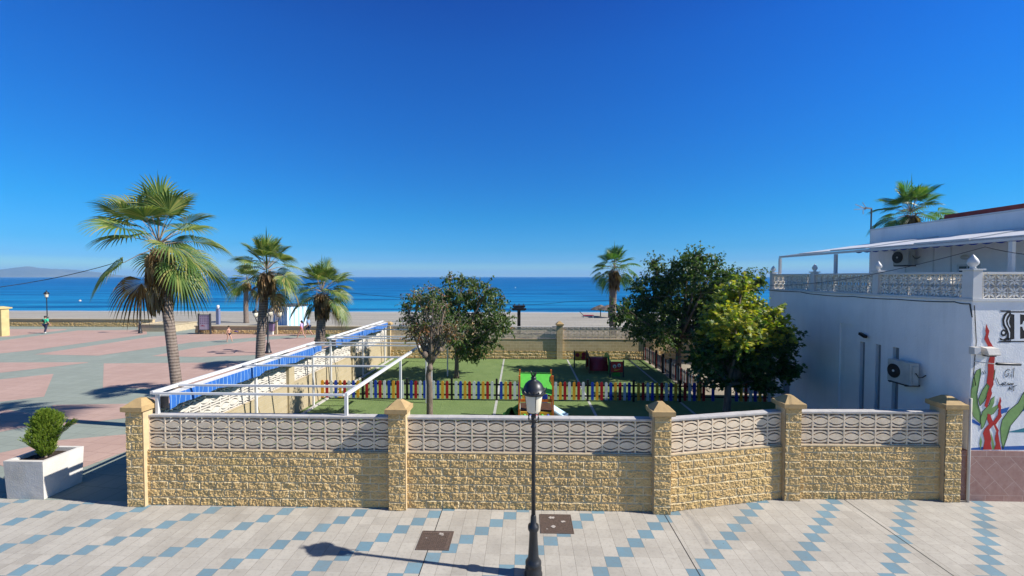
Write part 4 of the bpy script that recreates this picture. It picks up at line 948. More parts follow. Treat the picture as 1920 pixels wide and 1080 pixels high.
# plane tree with yellowing top
b = V((at(1363, 782).x*1.0, 15.6, 0)); b.x = aty(1363, 760, 15.6).x
bl = blobs_px([(1375,560,26),(1400,580,30),(1350,590,30),(1420,610,30),(1380,620,36),(1335,625,26),(1440,640,30),(1470,640,24),(1400,655,36),(1350,660,34),(1320,670,26),(1450,680,30),(1380,700,32),(1430,710,24),(1345,705,22),(1480,690,16),(1455,590,14),(1390,540,14),(1310,690,14),(1465,612,16)], 15.6, 1.2, 6)
def yel(p): return max(0, min(.97, (p.z-2.9)/1.1 + (1.0 if p.x < 9.0 else .1)*.25 - max(0,(p.x-8.9))*.35))
tree('round plane tree with yellowing top leaves and shaded dark lower leaves beside the house', b, [b, b+V((.02,0,1.0)), b+V((.05,0,1.7))], .15, bl, 1350, .165, [('leaf_yel', yel), ('leaf_plane', 1)], .55, 10, 1, .35, 44, hollow=.4)
# conifer shrub in the planter
random.seed(77)
t = thing('shrub', 'bushy yellow-green conifer with one long stray branch growing in the white planter', 'shrub', tuple(PLC))
mb = MB(); mb.tube([PLC+V((0,0,-.03)), PLC+V((.02,0,.3)), PLC+V((0,0,.8))], [.03,.022,.008], 7)
for k in range(14):
    a = rnd(0,6.28); mb.tube([PLC+V((0,0,.02+.03*k)), PLC+V((cos(a)*.12,sin(a)*.12,.25+.035*k))], [.012,.005], 5)
tipb = PLC+V((.80,0,.98)); mb.tube([PLC+V((.02,0,.35)), PLC+V((.4,0,.62)), tipb], [.014,.010,.004], 5); mb.build('stem', 'twig', t)
mb = MB()
def sprig(c, d, s):
    for q in range(9):
        u = q/9; p = c+d*s*u
        for sd in (-1,1):
            ld = (d+rdir()*.55+V((0,0,.15))).normalized(); leaf(mb, p, ld, s*.34*(1-.4*u), s*.05, rdir())
for k in range(1900):
    z = random.random()**.9; a = rnd(0,6.28); r = (.12+.60*z*(1-z)**.85)*sqrt(max(.02,1-z**6))*(1+.75*noise.noise(V((z*3.2, cos(a)*1.1, sin(a)*1.1+5))))*(.7+.3*min(1,z*5)); rr = r*random.random()**.45
    p = PLC+V((cos(a)*rr, sin(a)*rr, .03+z*1.14)); sprig(p, (V((cos(a)*.5, sin(a)*.5, 1))+rdir()*.35).normalized(), rnd(.09,.16))
for k in range(190):
    u = random.random(); p = (PLC+V((.1,0,.45))).lerp(tipb, u)+rdir()*(.07-.03*u); sprig(p, (V((.8,0,.6))+rdir()*.5).normalized(), rnd(.07,.12))
mb.build('foliage', 'leaf_shrub', t)
# low shrub by the third palm
c = at(607, 648); random.seed(3)
t = thing('shrub', 'small dark green shrub at the foot of the third palm', 'shrub', (c.x,c.y,0))
mb = MB(); mb.tube([c, c+V((0,0,.5))], [.04,.02], 6); mb.build('stem', 'twig', t)
mb = MB()
for k in range(500): d = rdir(); leaf(mb, c+V((d.x*.6,d.y*.5,.45+d.z*.4))*1.0, (d+rdir()).normalized(), .16, .05, rdir())
mb.build('foliage', 'leaf_mulb', t)

# ------------------------------------------------------------------ fan palms
def fan(mb, dead, hub, az, el, R, seed, droop=.5, nleaf=30, isdead=False):
    """petiole and a costapalmate fan blade of pleated leaflets with hanging tips"""
    a = V((cos(az)*cos(el), sin(az)*cos(el), sin(el))); s_ = V((-sin(az), cos(az), 0)); n = s_.cross(a).normalized()*-1
    n = a.cross(s_)*-1
    if n.z < 0: n = -n
    roll = rnd(-.5,.5); s_ = (s_*cos(roll)+n*sin(roll)).normalized(); n = a.cross(s_); 
    if n.z < 0: n = -n
    pl = R*rnd(.44,.57); tgt = MB.add
    p0 = hub+a*.08; p2 = hub+a*pl+V((0,0,-droop*.16*pl)); p1 = p0.lerp(p2,.5)+V((0,0,.04*pl))
    mb.tube([p0,p1,p2], [.022,.016,.011], 4, cap=False, k=1)
    bl = R*rnd(.46,.57); g = V((0,0,-1)); ax = (p2-p1).normalized(); ax = (ax+g*droop*.35).normalized()
    s_ = (s_-ax*s_.dot(ax)).normalized(); n = ax.cross(s_); 
    if n.z < 0: n = -n
    span = radians(rnd(95,118)); w = 2*span/nleaf
    for i in range(nleaf):
        ph = -span+2*span*(i+.5)/nleaf; ll = bl*(.62+.38*cos(ph*.75))*rnd(.92,1.06)
        d = ax*cos(ph)+s_*sin(ph); d = (d+n*(.22*abs(sin(ph)))).normalized(); pr = (s_*cos(ph)-ax*sin(ph)).normalized()
        st = p2+ax*bl*.12*max(0,cos(ph))
        prev = None; fs_ = []; vs = []
        tt_ = (0,.22,.45,.66,.84,1.0)
        for q, tq in enumerate(tt_):
            hw = ll*tq*tan(w/2)*1.05 if tq < .5 else ll*.5*tan(w/2)*1.05*(1-(tq-.5)/.5)**.8
            hw = max(hw, .002)
            dr = g*(droop*ll*(.10*tq**2+.75*max(0,tq-.45)**1.7))
            c = st+d*ll*tq*(1-.12*droop*tq)+dr+n*(ll*.10*sin(tq*2.2)*.5)
            pleat = n*(.30*hw)
            vs += [c-pr*hw-pleat, c+pleat, c+pr*hw-pleat]
        for q in range(len(tt_)-1):
            k = q*3; fs_ += [(k,k+1,k+4,k+3),(k+1,k+2,k+5,k+4)]
        dd = isdead
        mb.add(vs[:], fs_, k=(2 if dd else 0))
def palm(label, base, hub, R, tr, nf, seed, mat='leaf_palm', skirt=1.0, nleaf=30, extra=(), low=-.9, group='fan palms'):
    random.seed(seed); base = V(base); hub = V(hub)
    t = thing('palm_tree', label, 'palm tree', tuple(base), group=group)
    mb = MB(); pts = []; rs = []; n = 40; Ht = (hub-base).length
    for i in range(n+1):
        u = i/n; p = base.lerp(hub, u)+V((0.10*sin(u*pi)*(-1 if seed%2 else .4),0,0)); r = tr*(1.25-.9*u if u < .12 else 1.142-.14*u)
        z = u*Ht; r *= 1+.035*((z*7) % 1); pts.append(p); rs.append(r)
    mb.tube(pts, rs, 16); mb.build('trunk', 'palm_trunk', t, True)
    # boots and dead thatch directly under the crown
    if skirt > 0:
        mb = MB()
        for k in range(int(420*skirt)):
            a = rnd(0,6.28); u = rnd(0, 1); zz_ = -u*skirt*1.25*R/2.4; c = hub+V((cos(a)*tr*.9, sin(a)*tr*.9, zz_+.05)); out = V((cos(a),sin(a),0))
            ln = rnd(.3,.85)*R/2.4; d = (out*rnd(.25,.75)*(1-u*.5)+V((0,0,-1))).normalized(); leaf(mb, c, d, ln, ln*rnd(.06,.14), out)
        for k in range(int(60*skirt)):
            a = rnd(0,6.28); c = hub+V((cos(a)*tr*.8, sin(a)*tr*.8, -rnd(.0,.9)*skirt*R/2.4)); out = V((cos(a),sin(a),.7)); mb.bar(c, c+out*rnd(.1,.22), .045, .02)
        mb.build('dead_thatch', 'leaf_dead', t)
    mb = MB(); mats = [mat, 'twig', 'leaf_dead']
    for k in range(nf):
        u = (k+.5)/nf; az = k*2.39996+rnd(-.25,.25); el = radians(80)-(radians(80)-low)*u**1.05+rnd(-.15,.15)
        if u > .55 and sin(az) < -.62: continue
        isd = (u > .88 and random.random() < .35)
        fan(mb, None, hub+V((0,0,.12*(1-u)*R)), az, el, R*(rnd(.84,1.05)), seed, droop=.38+.85*u+(.4 if isd else 0), nleaf=nleaf, isdead=isd)
    for az, el, rr, dd in extra: fan(mb, None, hub, az, el, R*rr, seed, droop=1.2 if dd else .5, nleaf=nleaf, isdead=dd)
    # spear leaf
    mb.add([hub+V((-.03,0,0)), hub+V((.03,0,0)), hub+V((.05,0,R*.75)), hub+V((0,.02,R*1.18)), hub+V((-.05,0,R*.7))], [(0,1,2,3,4)])
    mb.build('crown', mats, t)
    return t
Y = 14.6; hub = aty(298, 468, Y)
palm('tallest fan palm on the plaza, nearest the front wall at left', (at(321,812).x, Y, 0), hub, 2.5, .15, 33, 4, skirt=1.35, nleaf=32, low=-.8, group='fan palms beside the side wall')
Y = 18.4; hub = aty(500, 512, Y)
palm('middle fan palm of the plaza row, in front of the candelabra lamp', (aty(486,700,Y).x, Y, 0), hub, 1.85, .17, 33, 9, skirt=.9, nleaf=28, extra=((.1,-1.25,.9,True),), group='fan palms beside the side wall', low=-.75)
Y = 24.4; hub = aty(604, 552, Y)
palm('shortest fan palm of the plaza row, beside the gap between the pergolas', (aty(596,690,Y).x, Y, 0), hub, 2.1, .24, 34, 14, skirt=1.0, nleaf=24, group='fan palms beside the side wall', low=-.8)
Y = 50; hub = aty(463, 530, Y)
palm('small distant fan palm on the beach, seen behind the middle plaza palm', (aty(462,607,Y).x, Y, -.15), hub, 2.3, .24, 22, 23, skirt=.5, nleaf=16, group='fan palms on the beach')
Y = 38.2; hub = aty(1152, 508, Y)
palm('fan palm rising behind the wide dark tree, against the sea', (aty(1150,600,Y).x, Y, 0), hub, 2.45, .30, 34, 31, 'leaf_palm2', skirt=1.0, nleaf=24, low=-1.05, group='fan palms on the beach')
Y = 26.0; hub = aty(1708, 402, Y)
palm('bright green fan palm whose crown shows above the house roof', (hub.x-.2, Y, 0), hub+V((0,0,-.1)), 2.25, .28, 34, 47, 'leaf_palm2', skirt=.5, nleaf=26, low=-.7)
# ------------------------------------------------------------------ fences
random.seed(12)
FYK = 18.42
t = thing('picket_fence', 'low playground fence of red, white, blue and yellow round-topped pickets', 'fence', (1, FYK, 0))
def picket_mb(x, y, z0, z1, w_=.125, th=.022):
    mb = MB(); pts = [(x-w_/2,y,z0),(x+w_/2,y,z0)]
    for k in range(9): a = pi*k/8; pts.append((x+w_/2*cos(a), y, z1-w_/2+w_/2*sin(a)))
    return mb.prism([V(p) for p in pts], (0,th,0))
sp_ = .205; seq = ['yellow','red','white','blue']; x = aty(597, 735, FYK).x; xe = 11.0; k = 0; i = 0; posts_x = []
while x < xe-.05:
    if i % 10 == 0: posts_x.append(x)
    else:
        if not (8.05 < x < 9.3 and i % 3):
            picket_mb(x, FYK-.03, .07, .88+rnd(-.008,.008)).build('picket', seq[k % 4], t)
        k += 1
        if random.random() < .06: k += 1
    i += 1; x += sp_
for px_ in posts_x: mb = MB(); mb.box(px_-.045, px_+.045, FYK-.01, FYK+.08, 0, .98); mb.build('post', 'black', t)
for z in (.24, .72): mb = MB(); mb.box(posts_x[0], xe, FYK+.0, FYK+.035, z-.035, z+.035); mb.build('rail', 'black', t)
# brown fence along the right side
t = thing('picket_fence', 'dark brown fence with pale and reddish pickets running beside the sandy strip', 'fence', (8, 23, 0))
y = 27.7; i = 0
while y > 18.6:
    if i % 8 == 0: mb = MB(); mb.box(7.93,8.05,y-.06,y+.06,0,1.12); mb.build('post', 'black_wood', t)
    elif i < 78: mb = MB(); mb.box(7.95,7.975,y-.032,y+.032,.12,.95); mb.build('picket', ['brown_wood','planter','dkred','brown_wood','planter'][i % 5], t)
    y -= .155; i += 1
for z in (.28,.82): mb = MB(); mb.box(7.978,8.02,18.6,27.7,z-.04,z+.04); mb.build('rail', 'black_wood', t)

# ------------------------------------------------------------------ playhouse with slides
PYH = 15.2
a = aty(973, 706, PYH-.1); b_ = aty(1038, 706, PYH-.1); xc = (a.x+b_.x)/2; hw = (b_.x-a.x)/2; zt = a.z
t = thing('playhouse', 'small playhouse with lime green roof, orange posts and slides behind the lamp', 'play equipment', (xc, PYH+.5, 0))
for sx in (-1,1):
    for yy in (PYH, PYH+1.0):
        mb = MB(); mb.prism([(xc+sx*(hw-.02),yy,0),(xc+sx*(hw-.02)+sx*.05,yy,0),(xc+sx*(hw-.02)+sx*.03,yy,zt-.0),(xc+sx*(hw-.05),yy,zt-.0)], (0,.10,0)); mb.build('post', 'orange', t)
# wavy roof panels leaning to a ridge
for sgn, yy in ((1, PYH-.05), (-1, PYH+1.15)):
    zr = zt-.02; pts = [(xc-hw+.04,zr),(xc+hw-.06,zr)]
    right = [(hw-.05,-.02),(hw-.13,-.12),(hw-.15,-.24),(hw-.06,-.38),(hw-.0,-.50),(hw-.03,-.62),(hw-.08,-.70),(hw-.22,-.66),(hw-.36,-.60),(hw-.5,-.64)]
    pts = [(xc-hw+.05,zr)]+[(xc+a_,zr+b2) for a_, b2 in right]+[(xc-.2,zr-.62),(xc-hw+.3,zr-.66),(xc-hw+.06,zr-.70)]
    mb = MB()
    vs = [V((px_, yy+sgn*(.50*(pz-zr+.75)/.75), pz)) for px_, pz in pts]; mb.prism(vs, (0,.02,0)); mb.build('roof_panel', 'lime', t)
for z, m_ in ((.98,'orange'),(.50,'yellow'),(.30,'yellow')):
    mb = MB(); mb.box(xc-hw+.06, xc+hw-.06, PYH+.02, PYH+.07, z-.05, z+.05); mb.build('rail', m_, t)
for k, cc in enumerate(('green','blue','red','green','blue')):
    mb = MB(); xx = xc-hw+.2+k*(2*hw-.4)/4; mb.ball((xx, PYH+.02, .42), .062, 10); mb.build('bead', cc, t, True)
mb = MB(); mb.box(xc-hw+.05, xc+hw-.05, PYH+.1, PYH+1.0, .55, .60); mb.build('platform', 'brown_wood', t)
for k, cc in enumerate(('dkgreen','orange','blue')):
    mb = MB(); x_ = xc-hw+.35+k*.33; mb.box(x_-.11, x_+.11, PYH+.96, PYH+.99, .62, .95); mb.build('back_panel', cc, t)
def slide(sx, mat):
    mb = MB(); n = 12; vs = []; fs = []
    for i in range(n+1):
        u = i/n; x_ = xc+sx*(hw+.02+u*.62); z = .30*(1-u)**1.2+.06
        for y_, dz in ((PYH+.25,.26*(1-.3*u)),(PYH+.32,.0),(PYH+.75,.0),(PYH+.82,.26*(1-.3*u)),(PYH+.86,.22*(1-.3*u)),(PYH+.78,-.05),(PYH+.29,-.05),(PYH+.21,.22*(1-.3*u))): vs.append((x_,y_,z+dz))
    for i in range(n):
        for j in range(8): fs.append((i*8+j, i*8+(j+1)%8, i*8+8+(j+1)%8, i*8+8+j))
    mb.add(vs, fs); mb.build('slide', mat, t, True)
slide(-1, 'dkgreen'); slide(1, 'skyblue')
mb = MB(); mb.prism([(xc-hw-.28+.28*cos(pi*k/10), PYH+.18, .25+.42*sin(pi*k/10)) for k in range(11)]+[(xc-hw-.0,PYH+.18,.1),(xc-hw-.5,PYH+.18,.1)], (0,.03,0)); mb.build('slide_guard', 'dkgreen', t)
for sx in (-1,1):
    mb = MB(); mb.tube([(xc+sx*(hw-.02),PYH+.05,.66),(xc+sx*(hw-.02),PYH+.05,1.0)], .03, 8); mb.build('hand_rail', 'white', t)

# ------------------------------------------------------------------ play train by the back wall
c = at(1078, 687)
t = thing('play_train', 'toddler play tunnel of red, yellow and green boards with a smiling face panel', 'play equipment', (c.x+1.5, 25, 0))
def board(xa, xb, y, z0, z1, mat, name='board', th=.03): mb = MB(); mb.box(xa,xb,y,y+th,z0,z1); return mb.build(name, mat, t)
p0 = aty(1077, 659, 25.2); p1 = aty(1100, 676, 25.2)
o = board(p0.x, p1.x, 25.2, p1.z, p0.z, 'yellow', 'yellow_board')
for x_, z_2 in ((.25,.62),(.75,.70),(.72,.3)):
    cx = p0.x+(p1.x-p0.x)*x_; cz = p1.z+(p0.z-p1.z)*z_2; mb = MB(); mb.prism([(cx+.13*cos(k*pi/8), 25.196, cz+.13*sin(k*pi/8)) for k in range(16)], (0,-.008,0)); mb.build('disc', 'dkred', o)
for xx in (p0.x, p1.x): mb = MB(); mb.box(xx-.035,xx+.035,25.19,25.26,0,p0.z+.06); mb.build('post', 'dark_metal', t)
q0 = aty(1104, 664, 24.3); q1 = aty(1138, 694, 24.3)
mb = MB()  # the arched tunnel between its two end boards
R_ = .62; cxm = (q0.x+q1.x)/2; n = 14; vs = []; fs = []
xa, xb = q0.x, q1.x
for i in range(n+1):
    a_ = pi*i/n; 
    for x_ in (xa, xb): 
        for rr in (R_, R_-.03): vs.append((x_, 24.5-rr*.9*cos(a_), .12+rr*1.15*sin(a_)))
for i in range(n): k = i*4; fs += [(k,k+2,k+6,k+4),(k+1,k+5,k+7,k+3),(k,k+4,k+5,k+1),(k+2,k+3,k+7,k+6)]
mb.add(vs, fs); mb.build('tunnel', 'dkred', t, True)
for xx, cc in ((xa-.05, 'brown_wood'), (xb+.02, 'green')):
    mb = MB(); prof = [(-.75,0),(-.75,.75),(-.55,.98),(-.2,1.08),(.2,1.08),(.55,.98),(.75,.75),(.75,0),(.42,0),(.42,.5),(.25,.78),(-.25,.78),(-.42,.5),(-.42,0)]
    mb.prism([(xx, 24.5+u, v) for u, v in prof], (.035,0,0)); mb.build('end_piece', cc, t)
r0 = aty(1144, 678, 23.0); r1 = aty(1169, 698, 23.0)
o = board(r0.x, r1.x, 23.0, r1.z, r0.z, 'dkred', 'face_panel')
for xx in (r0.x, r1.x): mb = MB(); mb.box(xx-.035,xx+.035,22.985,23.05,0,r0.z+.07); mb.build('post', 'dark_metal', t)
W_ = r1.x-r0.x; H_ = r0.z-r1.z
def disc(cx, cz, r, mat, yy, sq=1.0, nm='eye'):
    mb = MB(); mb.prism([(cx+r*cos(k*pi/8), yy, cz+r*sq*sin(k*pi/8)) for k in range(16)], (0,-.006,0)); mb.build(nm, mat, o)
for fx, fz in ((.33,.55),(.68,.66)):
    disc(r0.x+W_*fx, r1.z+H_*fz, W_*.13, 'white', 22.996, 1.1); disc(r0.x+W_*fx, r1.z+H_*(fz-.05), W_*.06, 'black', 22.988, 1, 'pupil')
mb = MB(); mb.prism([(r0.x+W_*u, 22.996, r1.z+H_*v) for u, v in ((.3,.14),(.5,.14),(.72,.26),(.82,.36),(.72,.32),(.5,.24),(.3,.26))], (0,-.006,0)); mb.build('mouth', 'yellow', o)
mb = MB(); mb.prism([(xb+.1,23.2,0),(xb+.5,23.1,0),(xb+.5,23.1,.18),(xb+.3,23.15,.42),(xb+.1,23.2,.42)], (0,.03,0)); mb.build('front_board', 'green', t)

# ------------------------------------------------------------------ beach and promenade furniture
KZ = 45.6; kc = V((aty(540, 600, 45.6).x-.55, 47.0, -.05))
t = thing('beach_hut', 'flat-roofed beach hut with blue and white vertical stripes behind the low wall', 'hut', tuple(kc), radians(-33))
mb = MB(); mb.box(-1.65,1.65,-1.15,1.15,0,2.35)
mb = MB(); mb.add([(-1.65,-1.15,0),(1.65,-1.15,0),(1.65,-1.15,2.35),(-1.65,-1.15,2.35),(-1.65,1.15,0),(1.65,1.15,0),(1.65,1.15,2.35),(-1.65,1.15,2.35)], [(0,1,2,3),(5,4,7,6)], 0)
mb.add([(1.65,-1.15,0),(1.65,1.15,0),(1.65,1.15,2.35),(1.65,-1.15,2.35),(-1.65,-1.15,0),(-1.65,1.15,0),(-1.65,1.15,2.35),(-1.65,-1.15,2.35)], [(0,1,2,3),(5,4,7,6)], 1)
mb.build('walls', ['kiosk','kiosk_lit'], t, local=True)
mb = MB(); mb.box(-1.8,1.8,-1.3,1.3,2.353,2.45); mb.build('roof', 'dark_metal', t, local=True)
mb = MB(); mb.box(-.4,.4,-1.18,-1.152,.05,1.95); o = mb.build('door', 'kiosk', t, local=True)
# notice board
c = at(383, 626)
t = thing('notice_board', 'framed notice board on two dark posts in front of the low wall', 'notice board', (c.x, 38.95, 0))
xa, xb = aty(372.5,600,38.95).x, aty(394,600,38.95).x
for xx in (xa, xb): mb = MB(); mb.box(xx-.06,xx+.06,38.9,39.02,0,2.02); mb.build('post', 'dark_metal', t)
M['board'] = plain('poster_mauve', (.50,.42,.48), .6, .1, 3, 50, .05); M['board_ink'] = plain('poster_ink', (.20,.13,.22), .7, .1, 5, 50, 0)
mb = MB(); mb.box(xa+.07,xb-.07,38.93,38.98,.45,1.86); pn = mb.build('panel', 'board', t)
mb = MB()
for r_ in range(5):
    for q in range(5): x_ = xa+.14+q*(xb-xa-.28)/4.6; z = 1.68-r_*.17; mb.box(x_,x_+.1,38.926,38.929,z,z+.10)
mb.build('pictograms', 'board_ink', pn)
mb = MB(); mb.box(xa+.2,xa+.62,38.926,38.929,.78,.84); mb.box(xa+.32,xa+.48,38.926,38.929,.85,.89); mb.build('red_line', 'red', pn)
for z in (1.863,.38): mb = MB(); mb.box(xa+.07,xb-.07,38.92,38.99,z,z+.067); mb.build('frame', 'dark_metal', t)
# beach shower post
M['mosaic'] = plain('grey_blue_mosaic', (.10,.12,.22), .6, .3, 14, 80, .2, col2=(.22,.24,.34))
c = aty(409, 590, 48)
t = thing('beach_shower', 'slim blue-grey beach shower column with a white head, on the sand', 'shower', (c.x, 48, -.1))
zt = aty(409, 572, 48).z
mb = MB(); mb.box(c.x-.17,c.x+.17,47.85,48.15,-.1,zt-.45); mb.build('column', 'mosaic', t)
mb = MB(); mb.lathe([(.10,-.45),(.13,-.3),(.17,-.12),(.10,0)], (c.x,48,zt), 12); mb.build('shower_head', 'white_paint', t, True)
# litter bin by the candelabra lamp
c = aty(509, 620, 38.9)
t = thing('litter_bin', 'tall mauve-grey bin on a pale foot behind the candelabra lamp', 'bin', (c.x, 38.9, 0))
mb = MB(); mb.prism([(c.x-.24,38.7,.35),(c.x+.24,38.7,.35),(c.x+.30,38.7,1.15),(c.x-.30,38.7,1.15)], (0,.35,0)); mb.build('body', 'board_ink', t)
mb = MB(); mb.box(c.x-.33,c.x+.33,38.66,39.09,1.153,1.25); mb.build('lid', 'dark_metal', t); mb = MB(); mb.box(c.x-.2,c.x+.2,38.75,39.0,0,.347); mb.build('foot', 'planter', t)
mb = MB(); mb.box(aty(518,620,39.0).x-.05, aty(518,620,39.0).x+.12, 38.95, 39.09, 0, 1.35); tag(mb.build('marker_post', 'cream2', loc=(aty(518,620,39.0).x,39,0)), 'short cream marker post beside the mauve bin', 'post')
# thatched parasols and lounger
M['thatch'] = plain('straw_thatch', (.22,.17,.13), 1, .35, 3, 12, 1, .08)
def parasol(px, Y, label):
    z0 = sandz(Y); c = aty(px, 590, Y); zt_ = aty(px, 572, Y).z
    t = thing('parasol', label, 'parasol', (c.x, Y, z0), group='thatched parasols on the beach')
    mb = MB(); mb.tube([(c.x,Y,z0),(c.x,Y,zt_-.1)], .07, 8); mb.build('pole', 'black_wood', t)
    mb = MB(); mb.lathe([(1.55,-.75),(1.6,-.68),(1.1,-.38),(.5,-.12),(.08,.05)], (c.x,Y,zt_), 20); mb.build('canopy', 'thatch', t)
parasol(1126, 66, 'thatched parasol on the beach, left and clear of the dark tree'); parasol(1141, 63, 'thatched parasol partly hidden by the leaves of the wide dark tree')
c = aty(1099, 594, 62); z0 = sandz(62)+.0
t = thing('sun_lounger', 'red sun lounger with raised back alone on the sand', 'sun lounger', (c.x, 62, z0))
zb = z0
mb = MB(); mb.box(c.x-.45,c.x+1.1,61.7,62.3,zb+.34,zb+.42); mb.build('bed', 'red', t)
mb = MB(); mb.prism([(c.x-.46,61.7,zb+.36),(c.x-.46,61.7,zb+.44),(c.x-.95,61.7,zb+.95),(c.x-1.0,61.7,zb+.90)], (0,.6,0)); mb.build('backrest', 'black', t)
for xx in (c.x-.4, c.x+1.0):
    for yy in (61.75, 62.25): mb = MB(); mb.tube([(xx,yy,zb-.02),(xx,yy,zb+.338)], .03, 6); mb.build('leg', 'white', t)
# buoys
for px, py, Y, lab, r, mm in ((150,565,115,'pale yellow round buoy off the left beach',.30,'yellow'),(966,540,300,'tiny white buoy far out above the back wall',.42,'white')):
    c = aty(px, py, Y); 
    z = -1.2; d = ray(px, py); tt2 = (z-H)/d.z; c = V((d.x*tt2, d.y*tt2, z))
    s = c.y/115*.36 if py > 550 else c.y/300*.45
    t = thing('buoy', lab, 'buoy', tuple(c)); mb = MB(); mb.lathe([(.3*s,-.5*s),(.8*s,-.1*s),(.95*s,.4*s),(.7*s,1.0*s),(.3*s,1.25*s)], c, 12); mb.build('float', 'white' if py < 550 else 'coping', t, True)
    mb = MB(); mb.tube([c+V((0,0,1.2*s)), c+V((0,0,1.9*s))], .06*s, 6); mb.build('staff', 'dark_metal', t)

# ------------------------------------------------------------------ cables
def cable(pts, r, label, sag=0):
    P = [V(p) for p in pts]; out = []
    for i in range(len(P)-1):
        n = 16
        for k in range(n): u = k/n; q = P[i].lerp(P[i+1], u); q.z -= sag*4*u*(1-u); out.append(q)
    out.append(P[-1]); mb = MB(); mb.tube(out, r, 6)
    return tag(mb.build('cable', 'black', loc=tuple(P[0]), smooth=True), label, 'cable')
cable([aty(-60,545,11.5), aty(215,493,14.2)], .011, 'black cable slanting down to the left edge from the tallest palm', .12)
cable([atx(1443,535,HX-.05), atx(1847,463,HX-.05), (HX+.5, 7.5, 6.2)], .008, 'thin black cable rising across the terrace lattice to the canopy post', .25)
cable([(-11.5,18.3,5.3), aty(900,567,18.9), aty(1060,566,18.9), atx(1443,536,HX)], .008, 'thin dark cable sagging across the playground in front of the sea', .12)
cable([atx(1441,544,HX-.015), atx(1500,547,HX-.015), atx(1530,552,HX-.015), atx(1600,556,HX-.015), atx(1680,561,HX-.015), atx(1790,566,HX-.015), (HX-.015,HY+.05,4.93), (HX-.02,HY-.02,4.6)], .012, 'dark cable clipped under the terrace cornice of the white house', .02)
cable([(HX+.03,HY-.015,4.9), (HX+.10,HY-.015,4.0), (HX+.06,HY-.015,3.2), (HX+.12,HY-.015,2.9)], .008, 'loose cable hanging down the corner beside the white junction box', .0)

# ------------------------------------------------------------------ people
def skin_mesh(name, joints, edges, mat, parent, sub=1):
    me = bpy.data.meshes.new(name); bm = bmesh.new(); ly = bm.verts.layers.skin.verify(); vv = []
    for i, j in enumerate(joints):
        v_ = bm.verts.new(j[:3]); rr = j[3] if isinstance(j[3], tuple) else (j[3], j[3]); v_[ly].radius = rr; v_[ly].use_root = (i == 0); vv.append(v_)
    for a_, b2 in edges: bm.edges.new((vv[a_], vv[b2]))
    bm.to_mesh(me); bm.free(); o = bpy.data.objects.new(name, me); COL.objects.link(o)
    md = o.modifiers.new('s', 'SKIN')
    md.use_smooth_shade = True; sb = o.modifiers.new('b', 'SUBSURF'); sb.levels = sub; sb.render_levels = sub
    dg = bpy.context.evaluated_depsgraph_get(); nm = bpy.data.meshes.new_from_object(o.evaluated_get(dg)); o.modifiers.clear(); o.data = nm; nm.materials.clear(); nm.materials.append(M[mat])
    for p in nm.polygons: p.use_smooth = True; p.material_index = 0
    o.parent = parent; bpy.data.meshes.remove(me); return o
